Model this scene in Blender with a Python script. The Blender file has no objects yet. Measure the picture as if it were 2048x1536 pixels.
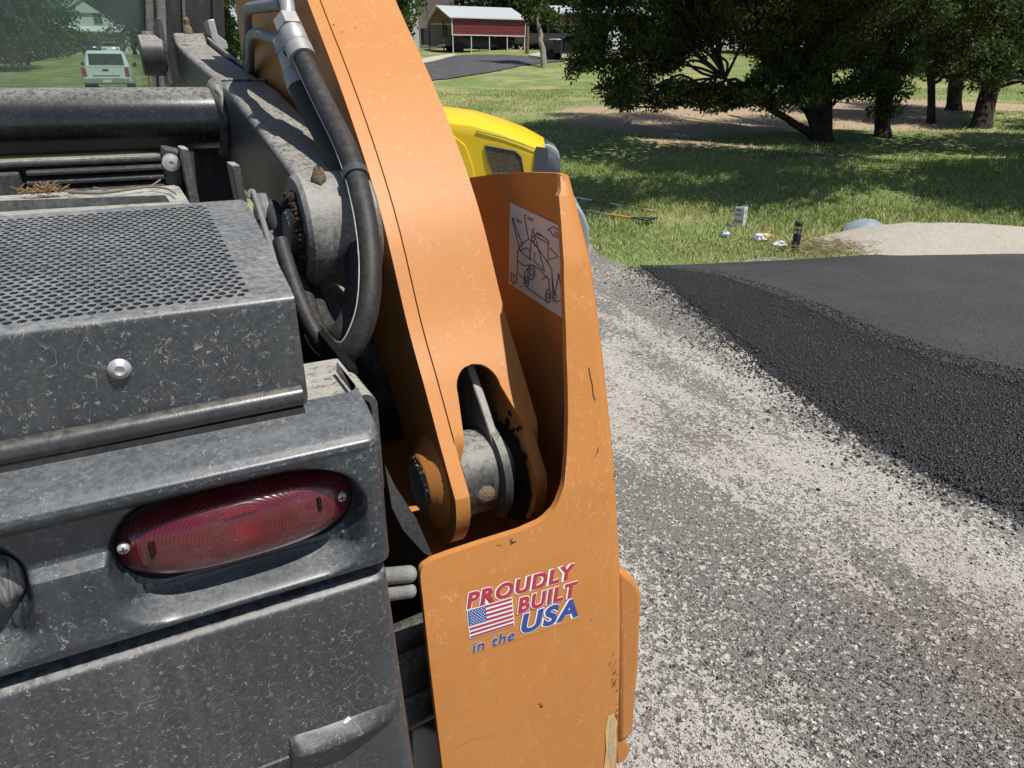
import bpy, math, random
import numpy as np
from mathutils import Vector, Matrix

random.seed(7)
rng = np.random.default_rng(11)
S = bpy.context.scene
COL = S.collection

# ------------------------------------------------------------------ camera
FPX = 1420.0                                   # focal length in pixels of a 2048 px wide picture
EYE = np.array([0.0, 0.0, 1.65])
HEAD = math.radians(27.5)                      # heading, to the right of the loader's forward axis (+Y)
PITCH = math.atan(608 / 1420)
cam_d = bpy.data.cameras.new('camera')
cam_d.sensor_width = 36.0
cam_d.lens = 36.0 * FPX / 2048
cam_d.clip_start = 0.02
cam_d.clip_end = 2000
cam = bpy.data.objects.new('camera', cam_d)
COL.objects.link(cam)
cam.location = EYE
cam.rotation_euler = (math.pi / 2 - PITCH, 0, -HEAD)
S.camera = cam

# ------------------------------------------------------------------ light
SUNV = Vector((0.235, -0.365, 0.90)).normalized()     # towards the sun
W = bpy.data.worlds.new('World')
S.world = W
W.use_nodes = True
wn = W.node_tree
bg = wn.nodes['Background']
sky = wn.nodes.new('ShaderNodeTexSky')
sky.sky_type = 'NISHITA'
sky.sun_disc = False
sky.sun_elevation = math.asin(SUNV.z)
sky.sun_rotation = math.atan2(SUNV.x, SUNV.y)
sky.dust_density = 0.6
wn.links.new(sky.outputs[0], bg.inputs[0])
bg.inputs[1].default_value = 0.085
sun_d = bpy.data.lights.new('sun', 'SUN')
sun_d.energy = 5.0
sun_d.angle = math.radians(0.53)
sun_d.color = (1.0, 0.95, 0.87)
sun = bpy.data.objects.new('sun', sun_d)
COL.objects.link(sun)
sun.location = (0, -5, 30)
sun.rotation_euler = (-SUNV).to_track_quat('-Z', 'Y').to_euler()
S.view_settings.view_transform = 'Standard'
S.view_settings.look = 'None'
S.view_settings.exposure = 0.20
S.view_settings.gamma = 1.0
S.cycles.use_denoising = True
S.cycles.max_bounces = 8
S.cycles.transparent_max_bounces = 12

# ------------------------------------------------------------------ survey helpers: sight lines from the camera's standpoint
H2 = np.array([math.sin(HEAD), math.cos(HEAD), 0.0])
R2 = np.array([math.cos(HEAD), -math.sin(HEAD), 0.0])
ZU = np.array([0, 0, 1.0])
FW = math.cos(PITCH) * H2 - math.sin(PITCH) * ZU
UP = math.sin(PITCH) * H2 + math.cos(PITCH) * ZU
def ray(u, v): return FW + (u - 1024) / FPX * R2 - (v - 768) / FPX * UP
def on_y(u, v, Y): d = ray(u, v); return EYE + d * (Y / d[1])
def on_x(u, v, X): d = ray(u, v); return EYE + d * (X / d[0])
def on_z(u, v, Z): d = ray(u, v); return EYE + d * ((Z - EYE[2]) / d[2])
def at_t(u, v, t): return EYE + ray(u, v) * t
def yz(pts, X): return [tuple(on_x(u, v, X)[1:]) for u, v in pts]
def gxy(a, b): p = H2 * a + R2 * b; return p[0], p[1]
_ZA = np.array([-50, 8, 14, 24, 38, 50, 62, 80, 100, 200, 500], float)
_ZV = np.array([0, 0, 0.30, 0.85, 1.62, 2.62, 3.72, 4.5, 5.2, 8.0, 14.0], float)
def tz(x, y):
    x = np.asarray(x, float); y = np.asarray(y, float)
    a = x * H2[0] + y * H2[1]; b = x * R2[0] + y * R2[1]
    z = sum(np.interp(a + d, _ZA, _ZV) for d in (-3, -1.5, 0, 1.5, 3)) / 5
    z = np.where(a < 10.5, np.maximum(0, z - 0.02) * np.clip((a - 7.5) / 3, 0, 1), z)
    w = np.clip((a - 11) / 6, 0, 1)
    dip = 0.55 * np.clip((-b / np.maximum(a, 1) - 0.33) / 0.15, 0, 1) * np.clip((a - 18) / 12, 0, 1)
    return z - dip + w * (0.10 * np.sin(x * 0.43 + 1.3) * np.sin(y * 0.37) + 0.05 * np.sin(x * 1.1 + y * 0.8))
def hit(u, v, t0=5.0, t1=400.0):
    d = ray(u, v); t = t0
    while t < t1:
        p = EYE + d * t
        if p[2] <= float(tz(p[0], p[1])): return p
        t *= 1.004
    return EYE + d * t1

# ------------------------------------------------------------------ mesh helpers
def catmull(P, n=8):
    P = [np.array(p, float) for p in P]
    Q = [2 * P[0] - P[1]] + P + [2 * P[-1] - P[-2]]
    out = []
    for i in range(1, len(Q) - 2):
        for k in range(n):
            t = k / n
            a, b, c, d = Q[i - 1], Q[i], Q[i + 1], Q[i + 2]
            out.append(0.5 * ((2 * b) + (c - a) * t + (2 * a - 5 * b + 4 * c - d) * t * t + (3 * b - a - 3 * c + d) * t ** 3))
    out.append(P[-1])
    return out
class MB:
    def __init__(s): s.v = []; s.f = []
    def add(s, V, Fs):
        o = len(s.v); s.v += [tuple(map(float, p)) for p in V]; s.f += [tuple(i + o for i in f) for f in Fs]; return s
    def box(s, lo, hi):
        (a, b, c), (d, e, f) = lo, hi
        return s.add([(a, b, c), (d, b, c), (d, e, c), (a, e, c), (a, b, f), (d, b, f), (d, e, f), (a, e, f)],
                     [(0, 3, 2, 1), (4, 5, 6, 7), (0, 1, 5, 4), (1, 2, 6, 5), (2, 3, 7, 6), (3, 0, 4, 7)])
    def prism(s, pts, vec):                        # closed outline (3D) pushed along vec
        n = len(pts); vec = np.array(vec, float)
        V = [np.array(p, float) for p in pts]; V = V + [p + vec for p in V]
        return s.add(V, [tuple(range(n))[::-1], tuple(range(n, 2 * n))] + [(i, (i + 1) % n, n + (i + 1) % n, n + i) for i in range(n)])
    def yzprism(s, out, x0, x1): return s.prism([(x0, y, z) for y, z in out], (x1 - x0, 0, 0))
    def tube(s, path, rad, seg=12, cap=True):
        P = [np.array(p, float) for p in path]; n = len(P)
        if not hasattr(rad, '__len__'): rad = [rad] * n
        t0 = P[1] - P[0]; up = np.array([0, 0, 1.0]) if abs(t0[2]) < 0.9 * np.linalg.norm(t0) else np.array([1.0, 0, 0])
        V = []
        for i in range(n):
            t = P[min(i + 1, n - 1)] - P[max(i - 1, 0)]; t = t / (np.linalg.norm(t) + 1e-12)
            a = np.cross(t, up); a /= np.linalg.norm(a) + 1e-12; b = np.cross(t, a); up = -b
            for k in range(seg):
                th = 2 * math.pi * k / seg
                V.append(P[i] + rad[i] * (math.cos(th) * a + math.sin(th) * b))
        Fs = [(i * seg + k, (i + 1) * seg + k, (i + 1) * seg + (k + 1) % seg, i * seg + (k + 1) % seg) for i in range(n - 1) for k in range(seg)]
        if cap: Fs += [tuple(range(seg)), tuple(range((n - 1) * seg, n * seg))[::-1]]
        return s.add(V, Fs)
    def lathe(s, c, axis, prof, seg=32):            # prof: (along axis, radius)
        c = np.array(c, float); ax = np.array(axis, float); ax /= np.linalg.norm(ax)
        ref = np.array([0, 0, 1.0]) if abs(ax[2]) < 0.9 else np.array([1.0, 0, 0])
        a = np.cross(ax, ref); a /= np.linalg.norm(a); b = np.cross(ax, a)
        V = [c + ax * h + r * (math.cos(2 * math.pi * k / seg) * a + math.sin(2 * math.pi * k / seg) * b) for h, r in prof for k in range(seg)]
        n = len(prof)
        Fs = [(i * seg + k, i * seg + (k + 1) % seg, (i + 1) * seg + (k + 1) % seg, (i + 1) * seg + k) for i in range(n - 1) for k in range(seg)]
        if prof[0][1] > 1e-6: Fs.append(tuple(range(seg))[::-1])
        if prof[-1][1] > 1e-6: Fs.append(tuple(range((n - 1) * seg, n * seg)))
        return s.add(V, Fs)
    def loft(s, rings, cap=True, closed=True):
        m = len(rings[0]); V = [p for r in rings for p in r]; k2 = m if closed else m - 1
        Fs = [(i * m + k, i * m + (k + 1) % m, (i + 1) * m + (k + 1) % m, (i + 1) * m + k) for i in range(len(rings) - 1) for k in range(k2)]
        if cap and closed: Fs += [tuple(range(m))[::-1], tuple(range((len(rings) - 1) * m, len(rings) * m))]
        return s.add(V, Fs)
    def build(s, name, m, parent=None, smooth=35, bevel=0, seg=2, fix=True):
        me = bpy.data.meshes.new(name)
        V = np.array(s.v, float)
        if parent is not None and parent.get('_w') is not None: V = V - np.array(parent['_w'])
        me.from_pydata(V.tolist(), [], s.f)
        if fix:
            import bmesh
            bm = bmesh.new(); bm.from_mesh(me); bmesh.ops.recalc_face_normals(bm, faces=bm.faces); bm.to_mesh(me); bm.free()
        return link(name, me, m, parent, smooth, bevel, seg)
def link(name, me, m, parent=None, smooth=35, bevel=0, seg=2):
    if smooth:
        me.shade_smooth(); me.set_sharp_from_angle(angle=math.radians(smooth))
    o = bpy.data.objects.new(name, me); COL.objects.link(o)
    if m is not None: me.materials.append(m)
    if parent is not None:
        o.parent = parent
        if parent.get('_w') is not None: o['_w'] = list(parent['_w'])
    if bevel:
        b = o.modifiers.new('edge', 'BEVEL'); b.width = bevel; b.segments = seg; b.limit_method = 'ANGLE'; b.angle_limit = math.radians(30)
    return o
def mesh_np(name, V, Fc, m, parent=None, smooth=0):
    """big meshes: V (n,3), Fc (k,3|4) arrays"""
    me = bpy.data.meshes.new(name); k, c = Fc.shape
    me.vertices.add(len(V)); me.vertices.foreach_set('co', np.ascontiguousarray(V, dtype=np.float32).ravel())
    me.loops.add(k * c); me.loops.foreach_set('vertex_index', np.ascontiguousarray(Fc, dtype=np.int32).ravel())
    me.polygons.add(k); me.polygons.foreach_set('loop_start', np.arange(0, k * c, c, dtype=np.int32)); me.polygons.foreach_set('loop_total', np.full(k, c, dtype=np.int32))
    me.update(calc_edges=True); me.validate()
    return link(name, me, m, parent, smooth)
def tag(o, label=None, cat=None, group=None, kind=None):
    if label: o['label'] = label
    if cat: o['category'] = cat
    if group: o['group'] = group
    if kind: o['kind'] = kind
    return o
def thing(name, label, cat, loc=(0, 0, 0), rz=0.0, group=None, world=False):
    """Empty at a thing's base; world=True: its parts are given in world coordinates (no rotation)"""
    o = bpy.data.objects.new(name, None); COL.objects.link(o)
    o.location = loc; o.rotation_euler = (0, 0, rz); o.empty_display_size = 0.2
    if world: o['_w'] = list(map(float, loc))
    return tag(o, label, cat, group)

# ------------------------------------------------------------------ material helpers
class N:
    def __init__(s, name):
        s.m = bpy.data.materials.new(name); s.m.use_nodes = True; s.t = s.m.node_tree
        s.b = s.t.nodes['Principled BSDF']; s.out = s.t.nodes['Material Output']
        s.co = s.t.nodes.new('ShaderNodeTexCoord').outputs['Object']
    def n(s, t, **k):
        x = s.t.nodes.new(t)
        for a, b in k.items(): setattr(x, a, b)
        return x
    def l(s, a, b): s.t.links.new(a, b)
    def put(s, sock, v):
        if isinstance(v, bpy.types.NodeSocket): s.l(v, sock)
        elif isinstance(v, (tuple, list)) and len(v) == 3 and sock.type == 'RGBA': sock.default_value = (*v, 1)
        else: sock.default_value = v
    def scale(s, v3, co=None):
        x = s.n('ShaderNodeMapping'); s.l(co or s.co, x.inputs[0]); x.inputs['Scale'].default_value = v3; return x.outputs[0]
    def noise(s, sc, det=3, rough=0.55, dist=0.0, co=None, col=False):
        x = s.n('ShaderNodeTexNoise'); s.l(co or s.co, x.inputs['Vector'])
        x.inputs['Scale'].default_value = sc; x.inputs['Detail'].default_value = det; x.inputs['Roughness'].default_value = rough; x.inputs['Distortion'].default_value = dist
        return x.outputs['Color' if col else 'Fac']
    def vor(s, sc, out='Distance', feat='F1', rnd=1.0, co=None):
        x = s.n('ShaderNodeTexVoronoi', feature=feat); s.l(co or s.co, x.inputs['Vector']); x.inputs['Scale'].default_value = sc; x.inputs['Randomness'].default_value = rnd
        return x.outputs[out]
    def ramp(s, f, a, b, lo=0.0, hi=1.0, smooth=True):
        x = s.n('ShaderNodeMapRange', interpolation_type='SMOOTHSTEP' if smooth else 'LINEAR')
        s.put(x.inputs[0], f); x.inputs[1].default_value = a; x.inputs[2].default_value = b; x.inputs[3].default_value = lo; x.inputs[4].default_value = hi
        return x.outputs[0]
    def math(s, op, a, b=0.0):
        x = s.n('ShaderNodeMath', operation=op); s.put(x.inputs[0], a); s.put(x.inputs[1], b); return x.outputs[0]
    def mix(s, f, a, b, mode='MIX'):
        x = s.n('ShaderNodeMix', data_type='RGBA', blend_type=mode); s.put(x.inputs[0], f); s.put(x.inputs[6], a); s.put(x.inputs[7], b); return x.outputs[2]
    def wisps(s, sc, width, mask_sc, lo, hi, dist=1.2, co=None):      # thin curling lines, only inside noise patches
        n = s.noise(sc, 2.5, 0.6, dist, co)
        ln = s.ramp(s.math('ABSOLUTE', s.math('SUBTRACT', n, 0.5)), 0.0, width, 1.0, 0.0)
        return s.math('MULTIPLY', ln, s.ramp(s.noise(mask_sc, 2, 0.5, 0, co), lo, hi))
    def upness(s, a=0.2, b=0.9):
        g = s.n('ShaderNodeNewGeometry'); x = s.n('ShaderNodeSeparateXYZ'); s.l(g.outputs['Normal'], x.inputs[0]); return s.ramp(x.outputs[2], a, b)
    def bump(s, h, strength=0.3, d=0.002, prev=None):
        x = s.n('ShaderNodeBump'); s.put(x.inputs['Height'], h); x.inputs['Strength'].default_value = strength; x.inputs['Distance'].default_value = d
        if prev: s.l(prev, x.inputs['Normal'])
        s.l(x.outputs[0], s.b.inputs['Normal']); return x.outputs[0]
    def fin(s, col=None, rough=None, metal=None, spec=None, coat=None):
        for nm, v in (('Base Color', col), ('Roughness', rough), ('Metallic', metal), ('Specular IOR Level', spec), ('Coat Weight', coat)):
            if v is not None: s.put(s.b.inputs[nm], v)
        return s.m
def plain(name, col, rough=0.5, metal=0.0, var=0.12, sc=20.0, spec=None, bump=0.0):
    k = N(name)
    f = k.noise(sc, 4, 0.6)
    c = k.mix(f, tuple(x * (1 - var) for x in col), tuple(min(1, x * (1 + var)) for x in col))
    if bump: k.bump(k.noise(sc * 4, 3), bump, 0.003)
    return k.fin(c, rough, metal, spec)

def dusty(name, base, dust=(0.42, 0.385, 0.32), up=0.75, film=0.25, wisp=1.0, rough=0.38, sc=1.0, blot=(0.40, 0.58), spec=0.5, grain=0.1, nz=(0.25, 0.95), bmin=0.22, bsc=120):
    """dark machine paint under dust: thin film, dried curling water marks, settled dust where the surface faces up"""
    k = N(name)
    c = k.mix(k.noise(9 * sc, 3), tuple(x * 0.78 for x in base), tuple(x * 1.22 for x in base))
    big = k.ramp(k.noise(4.5 * sc, 3, 0.6), 0.32, 0.66, 0.35, 1.25)
    run = k.ramp(k.noise(70 * sc, 3, 0.6, 0.0, k.scale((1, 1, 0.07))), 0.42, 0.72)
    fl = k.math('MULTIPLY', k.math('MULTIPLY', k.math('ADD', k.ramp(k.noise(200 * sc, 3, 0.7), 0.30, 0.75), k.math('MULTIPLY', run, 0.6)), film), big)
    c = k.mix(fl, c, tuple(0.25 + 0.5 * (d - 0.25) for d in dust))
    f = fl
    if wisp > 0:
        w1 = k.wisps(118 * sc, 0.024, 150 * sc, 0.525, 0.60, 0.35)
        w2 = k.ramp(k.noise(300 * sc, 1.5, 0.5, 0.5, k.scale((1, 1, 0.6))), 0.68, 0.76)
        w3 = k.math('MULTIPLY', k.ramp(k.noise(520 * sc, 2, 0.6), 0.60, 0.74), 0.35)
        patch = k.ramp(k.noise(6 * sc, 4, 0.65), 0.36, 0.60, 0.15, 1.0)
        ws = k.math('MULTIPLY', k.math('MAXIMUM', w1, k.math('MAXIMUM', k.math('MULTIPLY', w2, 0.6), w3)), k.math('MULTIPLY', patch, wisp * 0.52))
        ls = k.math('MULTIPLY', k.wisps(16 * sc, 0.0022, 7 * sc, 0.52, 0.58, 0.1), 0.35 * wisp); ws = k.math('MAXIMUM', ws, ls)
        c = k.mix(ws, c, (0.48, 0.465, 0.43)); f = k.math('MAXIMUM', f, ws)
    if up > 0:
        u = k.math('MULTIPLY', k.math('MULTIPLY', k.upness(*nz), up), k.ramp(k.noise(bsc * sc, 4, 0.68, 0.5), blot[0], blot[1], bmin, 1.0))
        u = k.math('MULTIPLY', u, k.ramp(k.noise(13 * sc, 2), 0.3, 0.7, 0.72, 1.0))
        c = k.mix(u, c, dust); f = k.math('MAXIMUM', f, u)
    r = k.math('ADD', rough, k.math('MULTIPLY', f, 0.5))
    if grain: k.bump(k.noise(420 * sc, 2), grain, 0.001)
    return k.fin(c, r, 0.0, spec)

def orange(name='orange_paint', scr=1.0):
    k = N(name)
    c = k.mix(k.noise(6, 4, 0.6), (0.435, 0.172, 0.040), (0.490, 0.203, 0.054))
    c = k.mix(k.math('MULTIPLY', k.ramp(k.noise(230, 3, 0.7), 0.42, 0.75), 0.13), c, (0.58, 0.36, 0.17))
    if scr > 0:
        st = k.scale((1.0, 1.0, 0.25))
        s1 = k.math('MULTIPLY', k.wisps(26, 0.0045, 9, 0.50, 0.58, 0.12, st), 0.22 * scr)
        s2 = k.math('MULTIPLY', k.wisps(110, 0.018, 60, 0.56, 0.66, 0.2, k.scale((1, 1, .6))), 0.34 * scr)
        c = k.mix(k.math('MAXIMUM', s1, s2), c, (0.80, 0.56, 0.34))
        ch = k.math('MULTIPLY', k.ramp(k.vor(46), 0.05, 0.09, 1, 0), k.ramp(k.noise(9, 2), 0.55, 0.62))
        c = k.mix(ch, c, (0.08, 0.05, 0.03))
    gr = k.math('MULTIPLY', k.ramp(k.noise(40, 5, 0.75), 0.50, 0.85), 0.35)
    c = k.mix(gr, c, (0.36, 0.25, 0.15))
    k.bump(k.noise(240, 2), 0.06, 0.001)
    return k.fin(c, 0.5, 0, 0.34)

M = {}
M['black'] = dusty('charcoal_door_paint', (0.036, 0.041, 0.047), dust=(0.40, 0.39, 0.36), up=0.45, film=0.12, wisp=1.15)
M['housing'] = dusty('charcoal_housing_plastic', (0.022, 0.028, 0.036), dust=(0.35, 0.36, 0.36), up=0.26, film=0.11, wisp=0.85, rough=0.31, spec=0.6, nz=(0.30, 1.05), bmin=0.55, bsc=190)
M['grille'] = dusty('dusty_grille_paint', (0.034, 0.039, 0.044), dust=(0.36, 0.365, 0.355), up=0.55, film=0.12, wisp=1.1, rough=0.30, blot=(0.34, 0.62), nz=(0.35, 0.98), bmin=0.40, bsc=170)
M['link'] = dusty('dusty_link_paint', (0.020, 0.022, 0.025), dust=(0.40, 0.38, 0.33), up=0.72, film=0.14, wisp=0.3, rough=0.40, blot=(0.36, 0.56), sc=0.9, nz=(0.2, 0.9), bmin=0.30, bsc=170)
M['flat_black'] = dusty('flat_black_steel', (0.013, 0.014, 0.016), up=0.20, film=0.08, wisp=0.35, rough=0.5)
M['plate'] = dusty('dusty_grey_plate', (0.05, 0.052, 0.055), dust=(0.44, 0.42, 0.375), up=0.85, film=0.22, wisp=0.5, rough=0.45, blot=(0.32, 0.52))
M['orange'] = orange()
M['orange_in'] = orange('orange_paint_inner', 0.25)
M['rubber'] = dusty('black_hose_rubber', (0.015, 0.015, 0.016), up=0.08, film=0.06, wisp=0.10, rough=0.55, spec=0.3)
M['seal'] = dusty('black_seal_rubber', (0.018, 0.020, 0.022), up=0.18, film=0.10, wisp=0.0, rough=0.30, spec=0.7)
M['zinc'] = plain('zinc_plated_steel', (0.50, 0.51, 0.51), 0.42, 0.5, 0.3, 90)
M['dullzinc'] = plain('dull_grey_fitting', (0.34, 0.345, 0.34), 0.48, 0.35, 0.35, 70)
M['pipe'] = plain('grey_steel_pipe', (0.20, 0.21, 0.21), 0.45, 0.2, 0.35, 45)
M['strap'] = plain('nylon_strap_grey', (0.06, 0.063, 0.066), 0.35, 0, 0.1, 60)
M['stripe'] = plain('hose_print_stripe', (0.42, 0.42, 0.41), 0.6, 0, 0.25, 200)
M['mud'] = plain('dried_mud', (0.20, 0.145, 0.095), 0.95, 0, 0.35, 120, 0.1, 0.8)
M['grease'] = plain('black_grease', (0.010, 0.009, 0.008), 0.75, 0, 0.4, 200, 0.2, 0.9)
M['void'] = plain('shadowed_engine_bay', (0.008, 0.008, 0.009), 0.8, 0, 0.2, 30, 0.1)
M['plaster'] = plain('pale_grey_tank', (0.42, 0.41, 0.37), 0.6, 0, 0.12, 30)
M['white'] = plain('white_vinyl', (0.74, 0.74, 0.74), 0.4, 0, 0.05, 60)
M['ink'] = plain('black_ink', (0.02, 0.02, 0.022), 0.5, 0, 0.1, 60)
M['red_ink'] = plain('red_vinyl_print', (0.36, 0.028, 0.055), 0.42, 0, 0.15, 150)
M['blue_ink'] = plain('blue_vinyl_print', (0.028, 0.065, 0.26), 0.42, 0, 0.15, 150)
M['boss'] = dusty('dusty_cast_boss', (0.05, 0.052, 0.055), dust=(0.40, 0.385, 0.345), up=0.6, film=0.42, wisp=0.2, rough=0.42, nz=(-0.5, 0.8), blot=(0.3, 0.62), bmin=0.4, grain=0.5)
M['crust'] = plain('dark_caked_grease', (0.055, 0.042, 0.030), 0.9, 0, 0.6, 160, 0.15, 0.8)
M['tube'] = dusty('dusty_gloss_black_tube', (0.012, 0.013, 0.015), dust=(0.40, 0.39, 0.35), up=0.62, film=0.05, wisp=0.25, rough=0.2, nz=(0.45, 1.0), blot=(0.36, 0.56), bmin=0.35, bsc=150, spec=0.6)
M['lip'] = dusty('charcoal_handle_lip', (0.022, 0.025, 0.030), up=0.10, film=0.05, wisp=0.8, rough=0.40)
M['hosegrey'] = plain('weathered_grey_hose', (0.19, 0.19, 0.18), 0.7, 0, 0.5, 90, 0.3, 0.3)
M['tape'] = plain('old_tape_residue', (0.55, 0.36, 0.14), 0.6, 0, 0.3, 90)
M['tape2'] = plain('bare_primer', (0.40, 0.33, 0.22), 0.6, 0, 0.4, 120)
# ================================================================== the loader
LD = thing('skid_steer_loader', 'dusty orange and black skid steer loader filling the foreground, seen from its rear corner', 'loader', (-0.45, 1.7, 0), world=True)
DY = 0.48                                        # plane of the rear door

# ---- rear door: a pressed panel with rounded right edge, handle lip and latch opening
def door_mesh():
    b = MB()
    xr0, zt = 0.1335, 1.266
    def xr(z): return 0.134 + (1.266 - z) * 0.045
    rows = np.concatenate([np.linspace(zt, zt - 0.006, 4), np.linspace(zt - 0.02, 0.62, 40)])
    xs = np.concatenate([np.linspace(-0.95, 0.0, 30), np.linspace(0.01, 1.0, 30)])
    V = []; nc = 0
    for i, z in enumerate(rows):
        R = xr(z); line = []
        for x in np.linspace(-0.95, R - 0.016, 40): line.append((x, DY))
        for k in range(1, 9):
            th = math.pi / 2 * k / 8
            line.append((R - 0.016 + 0.016 * math.sin(th), DY + 0.016 - 0.016 * math.cos(th)))
        for k in range(1, 4): line.append((R, DY + 0.016 + 0.03 * k))
        top = max(0, 0.006 - (zt - z)) if i < 4 else 0
        V += [(x, y + (0.006 - math.sqrt(max(0, 0.006 ** 2 - top ** 2))) * 0.9, z) for x, y in line]; nc = len(line)
    # latch opening: leave out the faces inside it
    c = on_y(585, 1503, DY); ox, oz = c[0], c[2]
    Fs = []
    for i in range(len(rows) - 1):
        for k in range(nc - 1):
            Fs.append((i * nc + k, i * nc + k + 1, (i + 1) * nc + k + 1, (i + 1) * nc + k))
    b.add(V, Fs)
    # top return edge
    b.add([V[k] for k in range(nc - 3)] + [(V[k][0], DY + 0.05, zt + 0.0005) for k in range(nc - 3)], [(k, k + 1, nc - 3 + k + 1, nc - 3 + k) for k in range(nc - 4)])
    return b
door = door_mesh().build('rear_door', M['black'], LD, 50)
# handle lip standing off the door (swept crest with a steep underside)
lp = [on_y(u, v, DY) for u, v in ((582, 1494), (600, 1486), (640, 1474), (690, 1456), (740, 1437), (780, 1421), (800, 1412))]
rings = []
for i, p in enumerate(catmull(lp, 5)):
    f = i / 30.0
    hgt = 0.020 * min(1, 0.85 + f) * max(0.02, min(1, (1 - f) * 2.6)); dep = 0.0135 * max(0.02, min(1, (1 - f) * 2.2)) * min(1, 0.7 + f * 2)
    q = lambda dy, dz: (p[0], DY + dy, p[2] + dz)
    rings.append([q(0.003, 0.0125), q(-0.22 * dep, 0.0085), q(-0.68 * dep, 0.002 + .001 * math.sin(i * .6)), q(-0.95 * dep, -0.0012), q(-dep, -0.0036), q(-0.90 * dep, -0.0052), q(0.003, -0.0042)])
MB().loft(rings).build('handle_lip', M['lip'], door, 60)
oc = on_y(585, 1506, DY)
MB().box((oc[0] - 0.10, DY - 0.003, oc[2] - 0.09), (oc[0] - 0.002, DY + 0.002, oc[2] - 0.0005)).build('latch_plate', M['flat_black'], door, 0, 0.002)
MB().box((oc[0] - 0.058, DY - 0.009, oc[2] - 0.05), (oc[0] - 0.008, DY - 0.0035, oc[2] - 0.010)).build('latch_paddle', M['zinc'], door, 0, 0.003)
MB().tube([on_y(x, y, DY - 0.0012) for x, y in ((700, 1436), (688, 1446), (680, 1458), (692, 1452), (704, 1446))], 0.002, 6).build('paint_scuff', M['white'], door)

# ---- light housing: moulded bar with lamp pockets (height field over x,z)
LX, LZ = 0.0285, 1.3410                           # lamp centre
def pill(x, z, cx, cz, hl, slope=0.012):
    dx = np.abs(x - cx) - hl
    return np.hypot(np.maximum(dx, 0), z - cz - (x - cx) * slope)
def sstep(x, a, b):
    t = np.clip((x - a) / (b - a), 0, 1); return t * t * (3 - 2 * t)
prof = np.array([(1.2735, .530), (1.2737, .500), (1.2758, .4875), (1.2795, .4815), (1.2835, .4790), (1.288, .4780), (1.294, .4790), (1.302, .4810),
                 (1.338, .4830), (1.342, .4842), (1.3445, .489), (1.347, .4945), (1.370, .4975), (1.3755, .4960), (1.3800, .4900), (1.3840, .4838),
                 (1.3880, .4800), (1.3915, .4788), (1.395, .4800), (1.4000, .4875), (1.4070, .5075), (1.4120, .5290), (1.4125, .539), (1.400, .545)])
def housing():
    s = np.concatenate([np.linspace(i, i + 1, 7 if 7 <= i <= 12 else 4, endpoint=False) for i in range(len(prof) - 1)] + [[len(prof) - 1]])
    # dense rows where the lamp pocket is
    zr = np.interp(s, range(len(prof)), prof[:, 0]); yr = np.interp(s, range(len(prof)), prof[:, 1])
    xs = np.concatenate([np.linspace(-0.95, -0.32, 12, endpoint=False), np.linspace(-0.32, 0.1240, 250)])
    X, Zg = np.meshgrid(xs, zr); Yg = np.repeat(yr[:, None], len(xs), 1)
    inz = (Zg > 1.2755) & (Zg < 1.3885)
    fill = sstep(X, LX + 0.030, LX + 0.070) * inz
    flush = np.interp(Zg, [1.2755, 1.283, 1.29, 1.34, 1.3885], [.489, .4795, .4785, .4795, .4800])
    Yg = np.where(inz, Yg * (1 - fill) + np.minimum(Yg, flush) * fill, Yg)
    for cx, hl, rr in ((LX, 0.0500, 0.0365), (LX - 0.228, 0.0500, 0.0365)):
        d = pill(X, Zg, cx, LZ - 0.004, hl)
        w = 1 - sstep(d, rr - 0.001, rr + 0.0065)
        low = sstep(-(Zg - LZ), 0.018, 0.045)
        w = np.maximum(w, (1 - sstep(pill(X, Zg, cx, LZ - 0.010, hl + 0.002), rr - 0.004, rr + 0.013)) * low)
        Yt = 0.509 + 0 * X
        Yg = np.where(inz, np.maximum(Yg, Yg * (1 - w) + Yt * w), Yg)
    V = np.stack([X, Yg, Zg], -1)
    # right end: round the corner back
    m = len(xs); ex = []
    R = 0.0135
    for k in range(1, 10):
        th = math.pi / 2 * k / 9
        e = V[:, -1].copy(); e[:, 0] += R * math.sin(th); e[:, 1] += R * (1 - math.cos(th)); ex.append(e)
    for k in range(1, 3):
        e = ex[8].copy(); e[:, 1] += 0.03 * k; ex.append(e)
    V = np.concatenate([V] + [e[:, None] for e in ex], 1)
    nr, nc = V.shape[:2]
    # taper: the ridge fades into the end of the bar
    idx = np.arange(nr * nc).reshape(nr, nc)
    Fc = np.stack([idx[:-1, :-1], idx[:-1, 1:], idx[1:, 1:], idx[1:, :-1]], -1).reshape(-1, 4)
    return V.reshape(-1, 3), Fc
V, Fc = housing()
hs = mesh_np('light_housing', V - np.array(LD['_w']), Fc, M['housing'], LD, 60); hs['_w'] = list(LD['_w'])

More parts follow.
